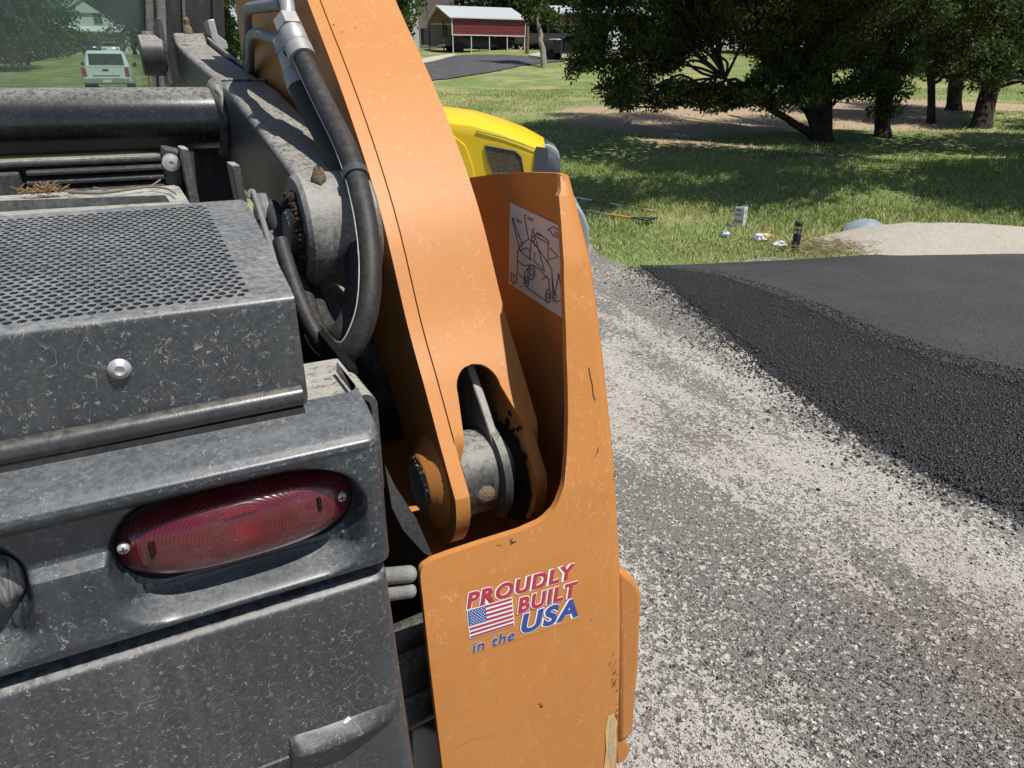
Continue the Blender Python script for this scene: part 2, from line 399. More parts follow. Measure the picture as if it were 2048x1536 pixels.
def pill_ring(cx, cz, hl, r, y, q, slope=0.012):
    o = []; A = hl + r
    for t in np.linspace(0, 2 * math.pi, 64, endpoint=False):
        c, s_ = math.cos(t), math.sin(t); x = A * q * math.copysign(abs(c) ** 0.80, c); o.append((cx + x, y, cz + r * q * math.copysign(abs(s_) ** 0.70, s_) + x * slope))
    return o
def lens_mesh(cx, cz, hl, r, y0, bulge):
    qs = [1.0, 0.995, 0.985] + list(np.linspace(0.96, 0.02, 26))
    return MB().loft([pill_ring(cx, cz, hl, r, y0 - bulge * (1 - q ** 3.0) ** 0.75 - (0.0025 if q < 0.82 else 0.0025 * sstep(0.98 - q, 0, .16)), q) for q in qs])
def red_lens():
    k = N('red_lamp_lens')
    x = k.n('ShaderNodeSeparateXYZ'); k.l(k.co, x.inputs[0])
    dx = k.math('SUBTRACT', x.outputs[0], LX - LD['_w'][0]); dz = k.math('SUBTRACT', x.outputs[2], LZ)
    rad = k.math('SQRT', k.math('ADD', k.math('MULTIPLY', dx, dx), k.math('MULTIPLY', k.math('MULTIPLY', dz, dz), 2.2)))
    wv = k.math('SINE', k.math('MULTIPLY', rad, 2300.0))
    c = k.mix(k.ramp(wv, -0.4, 0.9), (0.065, 0.002, 0.006), (0.115, 0.003, 0.009))
    c = k.mix(k.ramp(rad, 0.0, 0.020, 0.42, 0.0), c, (0.32, 0.004, 0.008))  # brighter centre: the glow of sun through the lens, put into its colour
    d = k.math('MAXIMUM', k.math('MULTIPLY', k.wisps(140, 0.016, 40, 0.45, 0.65, 1.2), 0.4), k.math('MULTIPLY', k.ramp(k.noise(40, 5, 0.7), 0.42, 0.8), 0.10))
    c = k.mix(k.math('MULTIPLY', d, 0.6), c, (0.34, 0.24, 0.21))
    k.bump(k.math('MULTIPLY', wv, 0.5), 0.10, 0.0008)
    k.put(k.b.inputs['Coat Roughness'], 0.07)
    return k.fin(c, k.math('ADD', 0.22, k.math('MULTIPLY', d, 0.5)), 0, 0.6, 0.7)
M['lens'] = red_lens()
tl = lens_mesh(LX, LZ - .003, 0.0530, 0.0325, 0.5065, 0.021).build('tail_lamp', M['lens'], LD, 60)
MB().prism([(LX + sx * 0.0530 + 0.0336 * math.cos(t), 0.5105, LZ - .003 + sx * 0.0555 * 0.012 + 0.0336 * math.sin(t)) for sx, a0 in ((1, -90), (-1, 90)) for t in np.radians(np.linspace(a0, a0 + 180, 20))], (0, -0.0045, 0)).build('lamp_gasket', M['grease'], tl, 40)
for u, v in ((685, 997), (247, 1102)):
    p = on_y(u, v, 0.4930)
    s_ = MB().lathe((p[0], 0.4985, p[2]), (0, -1, 0), [(0, .0042), (.003, .0042), (.0045, .0034), (.0052, .0018), (.0053, 0)], 20).build('lamp_screw', M['zinc'], tl, 40)
    MB().box((p[0] - .0026, 0.4927, p[2] - .0005), (p[0] + .0026, 0.4937, p[2] + .0005)).box((p[0] - .0005, 0.4925, p[2] - .0026), (p[0] + .0005, 0.4939, p[2] + .0026)).build('cross_slot', M['ink'], s_, 0)
for u, v in ((303, 1104), (640, 1010)):
    p = on_y(u, v, 0.4865); MB().box((p[0] - .0016, 0.4860, p[2] - .006), (p[0] + .0016, 0.4990, p[2] + .006)).build('lens_slot', M['grease'], tl, 0, 0.001)
kk = N('clear_lamp_lens'); cc = kk.mix(kk.ramp(kk.noise(60, 3, 0.6, 0.5, kk.scale((3, 1, 0.4))), 0.4, 0.65), (0.05, 0.055, 0.055), (0.34, 0.34, 0.33))
kk.bump(kk.noise(90, 2, 0.5, 0, kk.scale((3, 1, 0.3))), 0.5, 0.002); M['clear'] = kk.fin(cc, 0.18, 0.1, 0.8, 0.6)
lens_mesh(LX - 0.228, LZ - 0.004, 0.0530, 0.0325, 0.5065, 0.021).build('reverse_lamp', M['clear'], LD, 60)

def text_mesh(body, size, fn, shear=0.0, offset=0.0, spacing=1.0, xs=1.0):
    cu = bpy.data.curves.new('t', 'FONT'); cu.body = body; cu.size = size; cu.shear = shear; cu.offset = offset; cu.space_character = spacing; cu.resolution_u = 4
    ob = bpy.data.objects.new('t', cu); COL.objects.link(ob)
    dg = bpy.context.evaluated_depsgraph_get(); me = bpy.data.meshes.new_from_object(ob.evaluated_get(dg))
    V = [fn(v.co.x * xs, v.co.y) for v in me.vertices]; Fs = [tuple(p.vertices) for p in me.polygons]
    bpy.data.objects.remove(ob); bpy.data.curves.remove(cu); bpy.data.meshes.remove(me)
    return MB().add(V, Fs)
p0 = on_y(443, 1036, 0.4828)
text_mesh('Speaker', 0.0078, lambda x, y: (p0[0] + x, 0.4828, p0[2] + y + x * 0.02), 0.45, 0.0002).build('embossed_name', plain('lens_emboss', (0.25, 0.035, 0.04), 0.25), tl, 0, fix=False)

# ---- engine hood: one folded sheet - perforated top, rear apron with bolt
HZ0, HZ1, HY0, HY1 = 1.500, 1.532, 0.537, 0.825
XL, XR0, XR1 = -0.95, 0.094, 0.106
def hood():
    px, py = 0.0082, 0.0071; hr = 0.0030; th = 0.0015
    def zt(y): return HZ0 + (HZ1 - HZ0) * (y - HY0) / (HY1 - HY0)
    b = MB(); V = []; Fs = []
    ny = 37; y_a = HY0 + 0.012; xh = 0.064; nx = 76
    seg = 12
    rows = []
    for j in range(ny):
        yc = y_a + py * (j + 0.5)
        off = (j % 2) * 0.5 * px
        for i in range(nx):
            xc = xh - 0.5 * px - i * px + off - 0.25 * px
            x0, x1, y0, y1 = xc - px / 2, xc + px / 2, yc - py / 2, yc + py / 2
            o = len(V)
            sq = []
            for k in range(seg):
                t = 2 * math.pi * (k + 0.5) / seg; c, s_ = math.cos(t), math.sin(t); m = max(abs(c), abs(s_))
                X, Y = xc + c / m * px / 2, yc + s_ / m * py / 2
                sq.append((X, Y, zt(Y)))
            cr = []; 
            V += sq + [(x0, y0, zt(y0)), (x1, y0, zt(y0)), (x1, y1, zt(y1)), (x0, y1, zt(y1))]
            for k in range(seg):
                t = 2 * math.pi * (k + 0.5) / seg
                V.append((xc + hr * math.cos(t), yc + hr * math.sin(t), zt(yc + hr * math.sin(t))))
            for k in range(seg):
                t = 2 * math.pi * (k + 0.5) / seg
                V.append((xc + hr * math.cos(t), yc + hr * math.sin(t), zt(yc) - th))
            C = {1: 2, 4: 3, 7: 0, 10: 1}       # after which spoke a square corner comes (seg = 12)
            for k in range(seg):
                k2 = (k + 1) % seg
                a, b2 = o + k, o + k2; ia, ib = o + seg + 4 + k, o + seg + 4 + k2
                Fs.append((a, b2, ib, ia)); Fs.append((ia, ib, ib + seg, ia + seg))
                if k in C: Fs.append((a, o + seg + C[k], b2))
    b.add(V, Fs)
    xl = xh - nx * px - 0.002; ye = y_a + ny * py
    zig = lambda: None
    # margins: right strip (stepped outline hidden under the staggered rows), front and back strips
    def quad(x0, x1, y0, y1, n=6):
        P = []; 
        for k in range(n + 1):
            y = y0 + (y1 - y0) * k / n; P += [(x0(y) if callable(x0) else x0, y, zt(y) - 0.00025), (x1(y) if callable(x1) else x1, y, zt(y) - 0.00025)]
        b.add(P, [(2 * k, 2 * k + 1, 2 * k + 3, 2 * k + 2) for k in range(n)])
    xr = lambda y: XR0 + (XR1 - XR0) * (y - HY0) / (HY1 - HY0)
    for j in range(ny):
        yc = y_a + py * j; e = xh - 0.25 * px + (j % 2) * 0.5 * px
        P = [(e, yc, zt(yc)), (xr(yc), yc, zt(yc)), (xr(yc + py), yc + py, zt(yc + py)), (e, yc + py, zt(yc + py))]
        b.add(P, [(0, 1, 2, 3)])
        e0 = e - nx * px
        b.add([(XL, yc, zt(yc)), (e0, yc, zt(yc)), (e0, yc + py, zt(yc + py)), (XL, yc + py, zt(yc + py))], [(0, 1, 2, 3)])
    R = 0.007
    # back strip and right-hand lip
    b.add([(XL, ye, zt(ye)), (xr(ye), ye, zt(ye)), (xr(HY1) - 0.004, HY1, zt(HY1)), (XL, HY1, zt(HY1)), (xr(HY1) - 0.004, HY1, zt(HY1) - 0.02), (XL, HY1, zt(HY1) - 0.02)], [(0, 1, 2, 3), (3, 2, 4, 5)])
    # fold + apron
    line = [(y_a, zt(y_a)), (HY0 + R, zt(HY0 + R))]
    for k in range(1, 9):
        t = math.pi / 2 * k / 8; line.append((HY0 + R - R * math.sin(t), zt(HY0 + R) - R + R * math.cos(t)))
    for k in range(1, 13): line.append((HY0 - 0.006 * k / 12, HZ0 - R - (0.086) * k / 12))
    xs = np.linspace(XL, 0, 8).tolist(); P = []; zb = line[-1][1]
    for y, z in line:
        P += [(x, y, z) for x in xs[:-1]] + [(0.0, y, z), (0.05, y, z), (XR0 - 0.012, y, z)]
        cut = 0.0
        if z < zb + 0.012: cut = 0.012 - math.sqrt(max(0, 0.012 ** 2 - (zb + 0.012 - z) ** 2))
        P.append((XR0 - cut, y, z)); 
    n = len(P) // len(line)
    b.add(P, [(i * n + k, i * n + k + 1, (i + 1) * n + k + 1, (i + 1) * n + k) for i in range(len(line) - 1) for k in range(n - 1)])
    # side cheek, folded down on the right
    P = []
    for k in range(9):
        y = HY0 + R * 0 + (HY1 - HY0) * k / 8; y = max(y, HY0 + 0.001); P += [(xr(y), y, zt(max(y, HY0 + R)) if k else HZ0 - R), (xr(y) - 0.001, y, 1.40)]
    b.add(P, [(2 * k, 2 * k + 2, 2 * k + 3, 2 * k + 1) for k in range(8)])
    return b
hd = hood().build('engine_hood', M['grille'], LD, 45, fix=False)
bp = on_y(239, 737, HY0 - 0.003)
bo = MB().lathe((bp[0], HY0 - 0.0032, bp[2]), (0, -1, 0), [(0, .0074), (.0012, .0076), (.0026, .0066), (.0042, .0046), (.0049, .0036), (.0046, .0030), (.0032, .0026), (.0030, 0)], 36).build('hood_bolt', M['zinc'], hd, 40)
# black plenum under the grille so the perforations look into a dark bay
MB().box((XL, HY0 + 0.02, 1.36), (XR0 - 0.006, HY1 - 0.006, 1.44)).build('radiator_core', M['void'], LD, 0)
# rubber seal along the lower edge of the apron
sp = [(x, 0.5265, 1.4225 + 0.0012 * math.sin(x * 9)) for x in np.linspace(-0.95, 0.0885, 30)]
sb = MB().tube(sp, 0.0085, 14)
sb.box((-0.95, 0.5205, 1.4085), (0.0885, 0.532, 1.415)); sb.build('rubber_seal', M['seal'], LD, 50)

# ---- folded bracket to the right of the hood, and the plates in the gap
bt = [on_z(620, 722, 1.447), on_z(707, 714, 1.447), on_z(752, 792, 1.447), on_z(640, 800, 1.447)]
br = MB()
X1 = bt[2][0]
yb0 = 0.562; zz = on_y(690, 796, yb0)[2]; yb1 = on_z(665, 718, zz)[1]; X1 = on_y(757, 830, yb0)[0]; print('bracket', zz, yb1, X1)
ring = []
prof_b = [(0.088, zz), (X1 - 0.012, zz)] + [(X1 - 0.012 + 0.012 * math.sin(t), zz - 0.012 + 0.012 * math.cos(t)) for t in np.radians([15, 30, 45, 60, 75, 90])] + [(X1, 1.30)]
inn = [(x - (0.006 if i > 1 else 0), z - 0.006 if i < 2 else z - 0.003) for i, (x, z) in enumerate(prof_b)]
out = prof_b + inn[::-1]
br.prism([(x, yb0, z) for x, z in out], (0, yb1 - yb0, 0))
br.build('folded_bracket', M['plate'], LD, 30, 0.0012)
fp = [on_y(u, v, 0.64) for u, v in ((770, 930), (790, 972), (832, 1036), (868, 1118), (846, 1104), (806, 1060), (784, 1015))]
MB().prism(fp, (0.0, 0.004, 0.0)).build('mud_flap', M['plate'], LD, 20)
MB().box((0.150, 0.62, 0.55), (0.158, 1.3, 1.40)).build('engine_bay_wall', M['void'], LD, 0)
MB().box((0.150, 1.02, 0.55), (0.43, 1.03, 1.30)).build('chassis_cross_plate', M['flat_black'], LD, 0)
for (u0, v0, u1, v1, w) in ((770, 1150, 818, 1148, 0.0085), (790, 1186, 820, 1182, 0.0070)):
    a = at_t(u0 - 60, v0 + 8, 0.70); c = at_t(u1, v1, 0.70); d = c + np.array([0.004, 0.05, 0.0])
    pth = catmull([a, a * .6 + c * .4, a * .3 + c * .7, c], 5); MB().tube(pth + [c + (c - a) / np.linalg.norm(c - a) * w * f for f in (.3, .6, .8, .9)], [w] * len(pth) + [w * .95, w * .8, w * .55, w * .25], 14).build('coolant_pipe', M['hosegrey'], LD, 60)
tk = [(u, v) for u, v in ((826, 1462), (852, 1456), (882, 1468), (890, 1600), (826, 1600))]
MB().prism([on_y(u, v, 0.62) for u, v in tk], (0, 0.10, 0)).build('pale_canister', M['plaster'], LD, 0, 0.004)
for i, (u, v, r, m) in enumerate(((826, 1330, 0.032, 'flat_black'), (838, 1400, 0.026, 'flat_black'), (822, 1270, 0.020, 'flat_black'))):
    p = at_t(u, v, 0.86); MB().lathe(p, (1, 0.1, 0), [(-.03, r * .6), (-.03, r), (.02, r), (.028, r * .8), (.028, 0)], 24).build('axle_hub', M[m], LD, 40)

# ---- rear guard tower: curved rear flange + side plate, decal and diagram plate
XG = 0.450
gprof = [tuple(on_x(u, v, XG)[1:]) for u, v in ((1148, 352), (1165, 420), (1190, 520), (1206, 630), (1220, 750), (1240, 950), (1250, 1150), (1250, 1300), (1245, 1500))]
gprof.append((gprof[-1][0] - 0.004, 0.40))
GZ = np.array([p[1] for p in gprof])[::-1]; GY = np.array([p[0] for p in gprof])[::-1]
def gy(z): return float(np.interp(z, GZ, GY))
def on_guard(u, v, off=0.0):
    d = ray(u, v); t = 0.3
    for _ in range(60):
        p = EYE + d * t; e = gy(p[2]) - off - p[1]
        t += e / d[1] * 0.8
    return EYE + d * t
GR = 0.016
ed_px = [(1118, 392), (1122, 440), (1128, 560), (1133, 700), (1136, 850), (1130, 955), (1122, 990), (1108, 1020), (1080, 1045), (1040, 1063), (960, 1088), (900, 1108), (865, 1121), (848, 1132), (841, 1150), (846, 1200), (860, 1330), (885, 1536)]
ed = [on_guard(u, v) for u, v in ed_px]
EDZ = np.array([p[2] for p in ed]); EDX = np.array([p[0] for p in ed])
print('guard edge', [(round(p[0], 3), round(p[2], 3)) for p in ed])
def guard():
    b = MB()
    # flange: polygon outline on the developed surface, cut into horizontal bands so that it follows the curve
    xr = XG - GR
    tip = ed[0]
    tk = 0.008
    # ordered by rising z: left border x(z), using the inner edge (monotone in z after smoothing)
    pts = sorted([(p[2], p[0]) for p in ed])
    zs = np.unique(np.concatenate([np.linspace(0.40, 1.10, 10), np.linspace(1.10, ed[0][2], 60), EDZ]))
    e = catmull([(p[0], p[2], 0) for p in ed], 6)
    # dense border
    ez = np.array([q[1] for q in e]); exx = np.array([q[0] for q in e])
    o = np.argsort(ez, kind='stable'); ez = ez[o]; exx = exx[o]
    def left(z):
        if z < ez[0]: return exx[0] - (ez[0] - z) * (-0.03)
        return float(np.interp(z, ez, exx))
    rows = []
    for z in zs:
        y = gy(z); xl = min(left(z), xr - 0.002)
        rows.append([(xl + (xr - xl) * k / 6, y, z) for k in range(7)])
    # rounded bend and side plate
    ztop_f = zs[-1]
    def bend(z, y): return [(xr + GR * math.sin(t), y + GR - GR * math.cos(t), z) for t in np.radians([15, 30, 45, 60, 75, 90])]
    rows = [r + bend(r[0][2], r[0][1]) for r in rows]
    # extra rows above the flange tip: only the bend remains, up to the top
    def skin(rows, off):
        R = []
        for r in rows:
            q = []
            for i, p in enumerate(r):
                if i <= 6: q.append((p[0], p[1] + off, p[2]))
                else:
                    t = math.radians([15, 30, 45, 60, 75, 90][i - 7]); q.append((p[0] - off * math.sin(t), p[1] + off * math.cos(t), p[2]))
            R.append(q)
        return R
    inner = skin(rows, tk)
    n = len(rows[0]); m = len(rows)
    F1 = [(i * n + k, i * n + k + 1, (i + 1) * n + k + 1, (i + 1) * n + k) for i in range(m - 1) for k in range(n - 1)]
    b.add([p for r in rows for p in r], F1)
    b.add([p for r in inner for p in r], [f[::-1] for f in F1])
    # inner edge thickness
    b.add([rows[i][0] for i in range(m)] + [inner[i][0] for i in range(m)], [(i, i + 1, m + i + 1, m + i) for i in range(m - 1)])
    # the upper bend above the flange tip
    zt2 = GZ[-1]
    up = []
    for z in np.linspace(zs[-1], zt2, 6):
        f = (z - zs[-1]) / (zt2 - zs[-1]); y = gy(z)
        xa = rows[-1][0][0] + (xr - rows[-1][0][0]) * (f ** 0.6)
        up.append([(xa + (xr - xa) * k / 6, y + (0.004 * f), z) for k in range(7)] + bend(z, y))
    ui = skin(up, tk); m2 = len(up)
    F2 = [(i * n + k, i * n + k + 1, (i + 1) * n + k + 1, (i + 1) * n + k) for i in range(m2 - 1) for k in range(n - 1)]
    b.add([p for r in up for p in r], F2); b.add([p for r in ui for p in r], [f[::-1] for f in F2])
    b.add([r[0] for r in up] + [r[0] for r in ui], [(i, i + 1, m2 + i + 1, m2 + i) for i in range(m2 - 1)])
    b.add(up[-1] + ui[-1], [(k, k + 1, n + k + 1, n + k) for k in range(n - 1)])
    return b
gd = guard().build('rear_guard', M['orange'], LD, 40, fix=False)
# side plate
top = [on_x(u, v, XG - 0.004) for u, v in ((1118, 346), (1060, 344), (1000, 347), (945, 355), (900, 366), (860, 380))]
zt_ = [(p[1], p[2]) for p in top]
ytop, ztop = zt_[0]
rear = [(gy(z) + GR, z) for z in np.linspace(0.40, GZ[-1], 30)]
out = rear + zt_[0:] + [(zt_[-1][0] + 0.03, 1.40), (1.35, 1.15), (1.40, 0.40)]
MB().yzprism(out, XG - 0.008, XG).build('side_plate', M['orange_in'], gd, 30)
fl = [(0.255, gy(1.10) + 0.012, 1.062), (XG - 0.009, gy(1.10) + 0.012, 1.062), (XG - 0.009, 1.01, 1.095), (0.255, 1.01, 1.095)]
MB().prism(fl, (0, 0, 0.008)).build('tower_floor', M['orange_in'], gd, 0)
for u, v in ((1124, 655), (1122, 826)):
    p = on_x(u, v, XG - 0.010); MB().lathe(p, (-1, 0, 0), [(0, .0045), (.0012, .0042), (.0018, 0)], 14).build('rivet', M['orange'], gd)

# PROUDLY BUILT in the USA decal, laid on the flange
dl, dr_ = on_guard(932, 1216), on_guard(1152, 1152)
ux = (dr_ - dl); dw = np.linalg.norm(ux); slope = (dr_[2] - dl[2]) / (dr_[0] - dl[0])
print('decal width', dw, slope)
SC = dw / 220.0
def dec(off):
    def f(x, y):                                  # decal units: 220 wide, origin at the left end of the PROUDLY baseline
        X = dl[0] + x * SC; Z = dl[2] + (y + x * slope) * SC
        return (X, gy(Z) - off, Z)
    return f
dcl = MB().add([dec(0.0004)(x, y) for x, y in ((-6, -92), (226, -92), (226, 46), (-6, 46))], [(0, 1, 2, 3)])
M['clear_vinyl'] = orange('clear_vinyl_over_orange', 0.1)
dc = dcl.build('maker_decal', M['clear_vinyl'], gd, 0)
dc['label'] = 'red, white and blue sticker with a flag reading PROUDLY BUILT in the USA'
def word(body, x, y, size, m, wx=None, cap=None):
    kf = cap or 1.0
    for off, mm, z, nm in ((0.088, 'white', 0.0007, 'letter_outline'), (0.048, m, 0.0010, 'lettering')):
        off *= kf
        t = text_mesh(body, size, dec(z), 0.22, off * size * 0.9, 1.14, 1.0)
        if wx:                                    # fit to a width
            xs = [ (p[0] - dl[0]) / SC for p in t.v ]; w = max(xs); 
            f = wx / w
            t = text_mesh(body, size, lambda X, Y: dec(z)(x + X * f, y + Y), 0.22, off * size * 0.9, 1.14, 1.0)
        t.build(nm, M[mm], dc, 0, fix=False)
word('PROUDLY', 0, 0, 37, 'red_ink', 220)
word('BUILT', 94, -37, 38, 'red_ink', 128)
word('USA', 96, -81, 52, 'blue_ink', 124)
word('in the', 2, -88, 29, 'blue_ink', 84, .45)
def rect(x0, y0, x1, y1, off): f = dec(off); return [f(x0, y0), f(x1, y0), f(x1, y1), f(x0, y1)]
FL = (2, -58, 86, -5)
MB().add(rect(FL[0] - 1.5, FL[1] - 1.5, FL[2] + 1.5, FL[3] + 1.5, 0.0007), [(0, 1, 2, 3)]).build('flag_field', M['white'], dc, 0)
hst = (FL[3] - FL[1]) / 13
for k in range(0, 13, 2):
    x0 = FL[0] if k > 6 or False else FL[0] + 33
    y1 = FL[3] - k * hst
    MB().add(rect(x0 if k < 7 else FL[0], y1 - hst, FL[2], y1, 0.0010), [(0, 1, 2, 3)]).build('flag_stripe', M['red_ink'], dc, 0)
MB().add(rect(FL[0], FL[3] - 7 * hst, FL[0] + 33, FL[3], 0.0011), [(0, 1, 2, 3)]).build('flag_canton', M['blue_ink'], dc, 0)
st = MB()
for j in range(9):
    for i in range(6 if j % 2 == 0 else 5):
        cx = FL[0] + 2.9 + i * 5.4 + (2.7 if j % 2 else 0); cy = FL[3] - 2.4 - j * 2.95; f = dec(0.0014)
        st.add([f(cx + (1.5 if q % 2 == 0 else 0.62) * math.sin(q * math.pi / 5), cy + (1.5 if q % 2 == 0 else 0.62) * math.cos(q * math.pi / 5)) for q in range(10)], [tuple(range(10))])
so = st.build('flag_stars', M['white'], dc, 0); so['kind'] = 'stuff'

# service diagram plate on the inside of the side plate
XD = XG - 0.0085
q = [on_x(u, v, XD) for u, v in ((1021, 405), (1150, 466), (1150, 652), (1018, 566))]
pl = MB().prism(q, (-0.0007, 0, 0)).build('service_diagram', plain('dusty_white_vinyl', (0.62, 0.62, 0.62), 0.5, 0, 0.08, 30), gd, 0)
pl['label'] = 'white sticker with a line drawing of the loader and its grease points'
Z8 = [(900 + x * 400 / 1229, 180 + y * 500 / 1536) for x, y in ()]
def dgm(pts): return [on_x(900 + x * 400 / 1229, 180 + y * 500 / 1536, XD - 0.0012) for x, y in pts]
lines = [[(385, 790), (447, 960)], [(398, 788), (380, 785), (428, 985)], [(470, 768), (455, 768), (482, 915)], [(520, 853), (507, 853), (488, 1040)], [(512, 868), (580, 1110)],
         [(415, 990), (412, 1120), (458, 1165)], [(415, 990), (440, 945), (480, 918), (515, 930), (520, 960)], [(428, 988), (470, 968), (490, 985), (495, 1045), (430, 988)],
         [(505, 905), (530, 885), (560, 895), (606, 930), (606, 945), (570, 925), (525, 900), (508, 930), (580, 1030), (625, 1105), (632, 1290)], [(602, 940), (602, 1060)],
         [(410, 1045), (455, 1080), (500, 1075), (540, 1095), (610, 1165)], [(520, 1000), (515, 1050), (575, 1110)], [(455, 1165), (460, 1115), (490, 1085)],
         [(475, 1215), (595, 1300)], [(565, 1165), (585, 1148), (605, 1160), (612, 1235)], [(610, 970), (665, 1025), (612, 1040)], [(660, 1130), (668, 1130), (640, 1265)], [(668, 1130), (694, 1290), (645, 1303)],
         [(600, 855), (618, 850), (628, 840), (690, 872)], [(600, 862), (618, 868), (630, 892), (690, 920)], [(375, 1120), (375, 1175), (392, 1190), (410, 1182), (410, 1130), (392, 1138), (375, 1120)], [(392, 1138), (392, 1190)],
         [(625, 1130), (640, 1260), (630, 1300)], [(645, 1245), (655, 1265), (640, 1300)]]
dg_ = MB()
for L in lines: dg_.tube(dgm(L), 0.00055, 4)
for cx, cy, rx, ry in ((500, 1120, 22, 46), (500, 1120, 11, 24), (469, 1178, 14, 32), (469, 1178, 6, 14), (603, 1265, 17, 40), (603, 1265, 8, 18)):
    dg_.tube(dgm([(cx + rx * math.cos(t), cy + ry * math.sin(t)) for t in np.linspace(0, 2 * math.pi, 18)]), 0.00065, 4)
dg_.build('diagram_lines', M['ink'], pl, 0, fix=False)
for body, x, y, s in (('1034', 402, 805, 26), ('1034', 472, 792, 26), ('1034', 526, 885, 26), ('10', 638, 885, 30), ('E', 662, 898, 30), ('50', 672, 1040, 26), ('10', 680, 1140, 26), ('10-36', 425, 1205, 14)):
    text_mesh(body, s, lambda X, Y: dgm([(x + X * 0.7, y - Y + X * 0.33)])[0], 0, 0.35).build('diagram_text', M['ink'], pl, 0, fix=False)
for k in range(3):
    pass

def scuff(px, m, off=0.0006):
    P = [on_guard(u, v) for u, v in px]; P = [(p[0], gy(p[2]) - off, p[2]) for p in P]; MB().add(P, [tuple(range(len(P)))]).build('scuff_mark', M[m], gd, 0)
for k_ in range(46):
    u, v = random.choice(((1228, 1385), (1222, 1340), (1236, 1430), (1232, 1470), (1226, 1360), (1020, 1086), (1000, 1090), (1082, 1412))); u += random.gauss(0, 5); v += random.gauss(0, 16 if u > 1150 else 2.0)
    l = random.uniform(4, 9); sl = random.uniform(-2.8, -.4) if u > 1150 else -.35; w_ = random.uniform(.6, 1.5); u = min(u, 1231)
    scuff([(u, v), (u + l * .5, v + l * sl * .5 - w_), (u + l, v + l * sl), (u + l * .5, v + l * sl * .5 + w_)], 'ink')
for L_ in ([(1177, 735), (1180, 752), (1184, 768), (1186, 790), (1190, 800)], [(1196, 895), (1194, 905), (1190, 912)], [(1228, 945), (1230, 955)], [(905, 1500), (940, 1480), (985, 1470)]):
    for (u0, v0), (u1, v1) in zip(L_[:-1], L_[1:]): scuff([(u0 - .8, v0), (u0 + .8, v0 - .6), (u1 + .8, v1), (u1 - .8, v1 + .6)], 'ink')
scuff([(1216, 1432), (1226, 1426), (1233, 1440), (1232, 1490), (1228, 1545), (1206, 1545), (1212, 1500), (1210, 1460)], 'tape')
scuff([(1220, 1440), (1228, 1436), (1229, 1500), (1222, 1540), (1216, 1500)], 'tape2', .0009)
# ---- lift arm: two cheek plates, cover plate with U notch, pin, bushing
AL, AR = 0.263, 0.391
pinY, pinZ = 0.722, 1.192
lp_ = [(560, -150), (590, -75), (615, 0), (690, 200), (760, 420), (815, 650), (848, 770), (880, 890)]
Lout = catmull([np.array(on_x(u, v, AL)) for u, v in lp_], 5)
Lyz = [(1.75, 1.985), (1.50, 1.965)] + [(p[1], p[2]) for p in Lout]
ER = 0.078
def cheek(extra):
    # rear edge (from top to the ear), round the pin, back up the front edge
    a0 = math.atan2(Lyz[-1][1] - pinZ, Lyz[-1][0] - pinY)
    arc = [(pinY + ER * math.cos(t), pinZ + ER * math.sin(t)) for t in np.linspace(math.radians(180 - 12), math.radians(360 - 5), 20)]
    front = []
    for i, (y, z) in enumerate(Lyz[:-1][::-1]):
        j = len(Lyz) - 2 - i
        d = np.array(Lyz[max(j - 1, 0)]) - np.array(Lyz[j + 1]); d = d / np.linalg.norm(d)
        wdt = float(np.interp(z, [1.25, 1.36, 1.50, 1.62, 1.75, 2.0], [.128, .14, .24, .36, .42, .42]))
        front.append((y + d[1] * wdt, z - d[0] * wdt))
    front = [p for p in front if p[1] > pinZ + 0.02]
    return Lyz + arc + front
ck = cheek(0)
la = MB().yzprism(ck, AL, AL + 0.018).build('lift_arm', M['orange'], LD, 35, 0.002)
MB().yzprism(ck, AR - 0.022, AR - 0.007).build('arm_cheek', M['orange'], la, 35, 0.002)
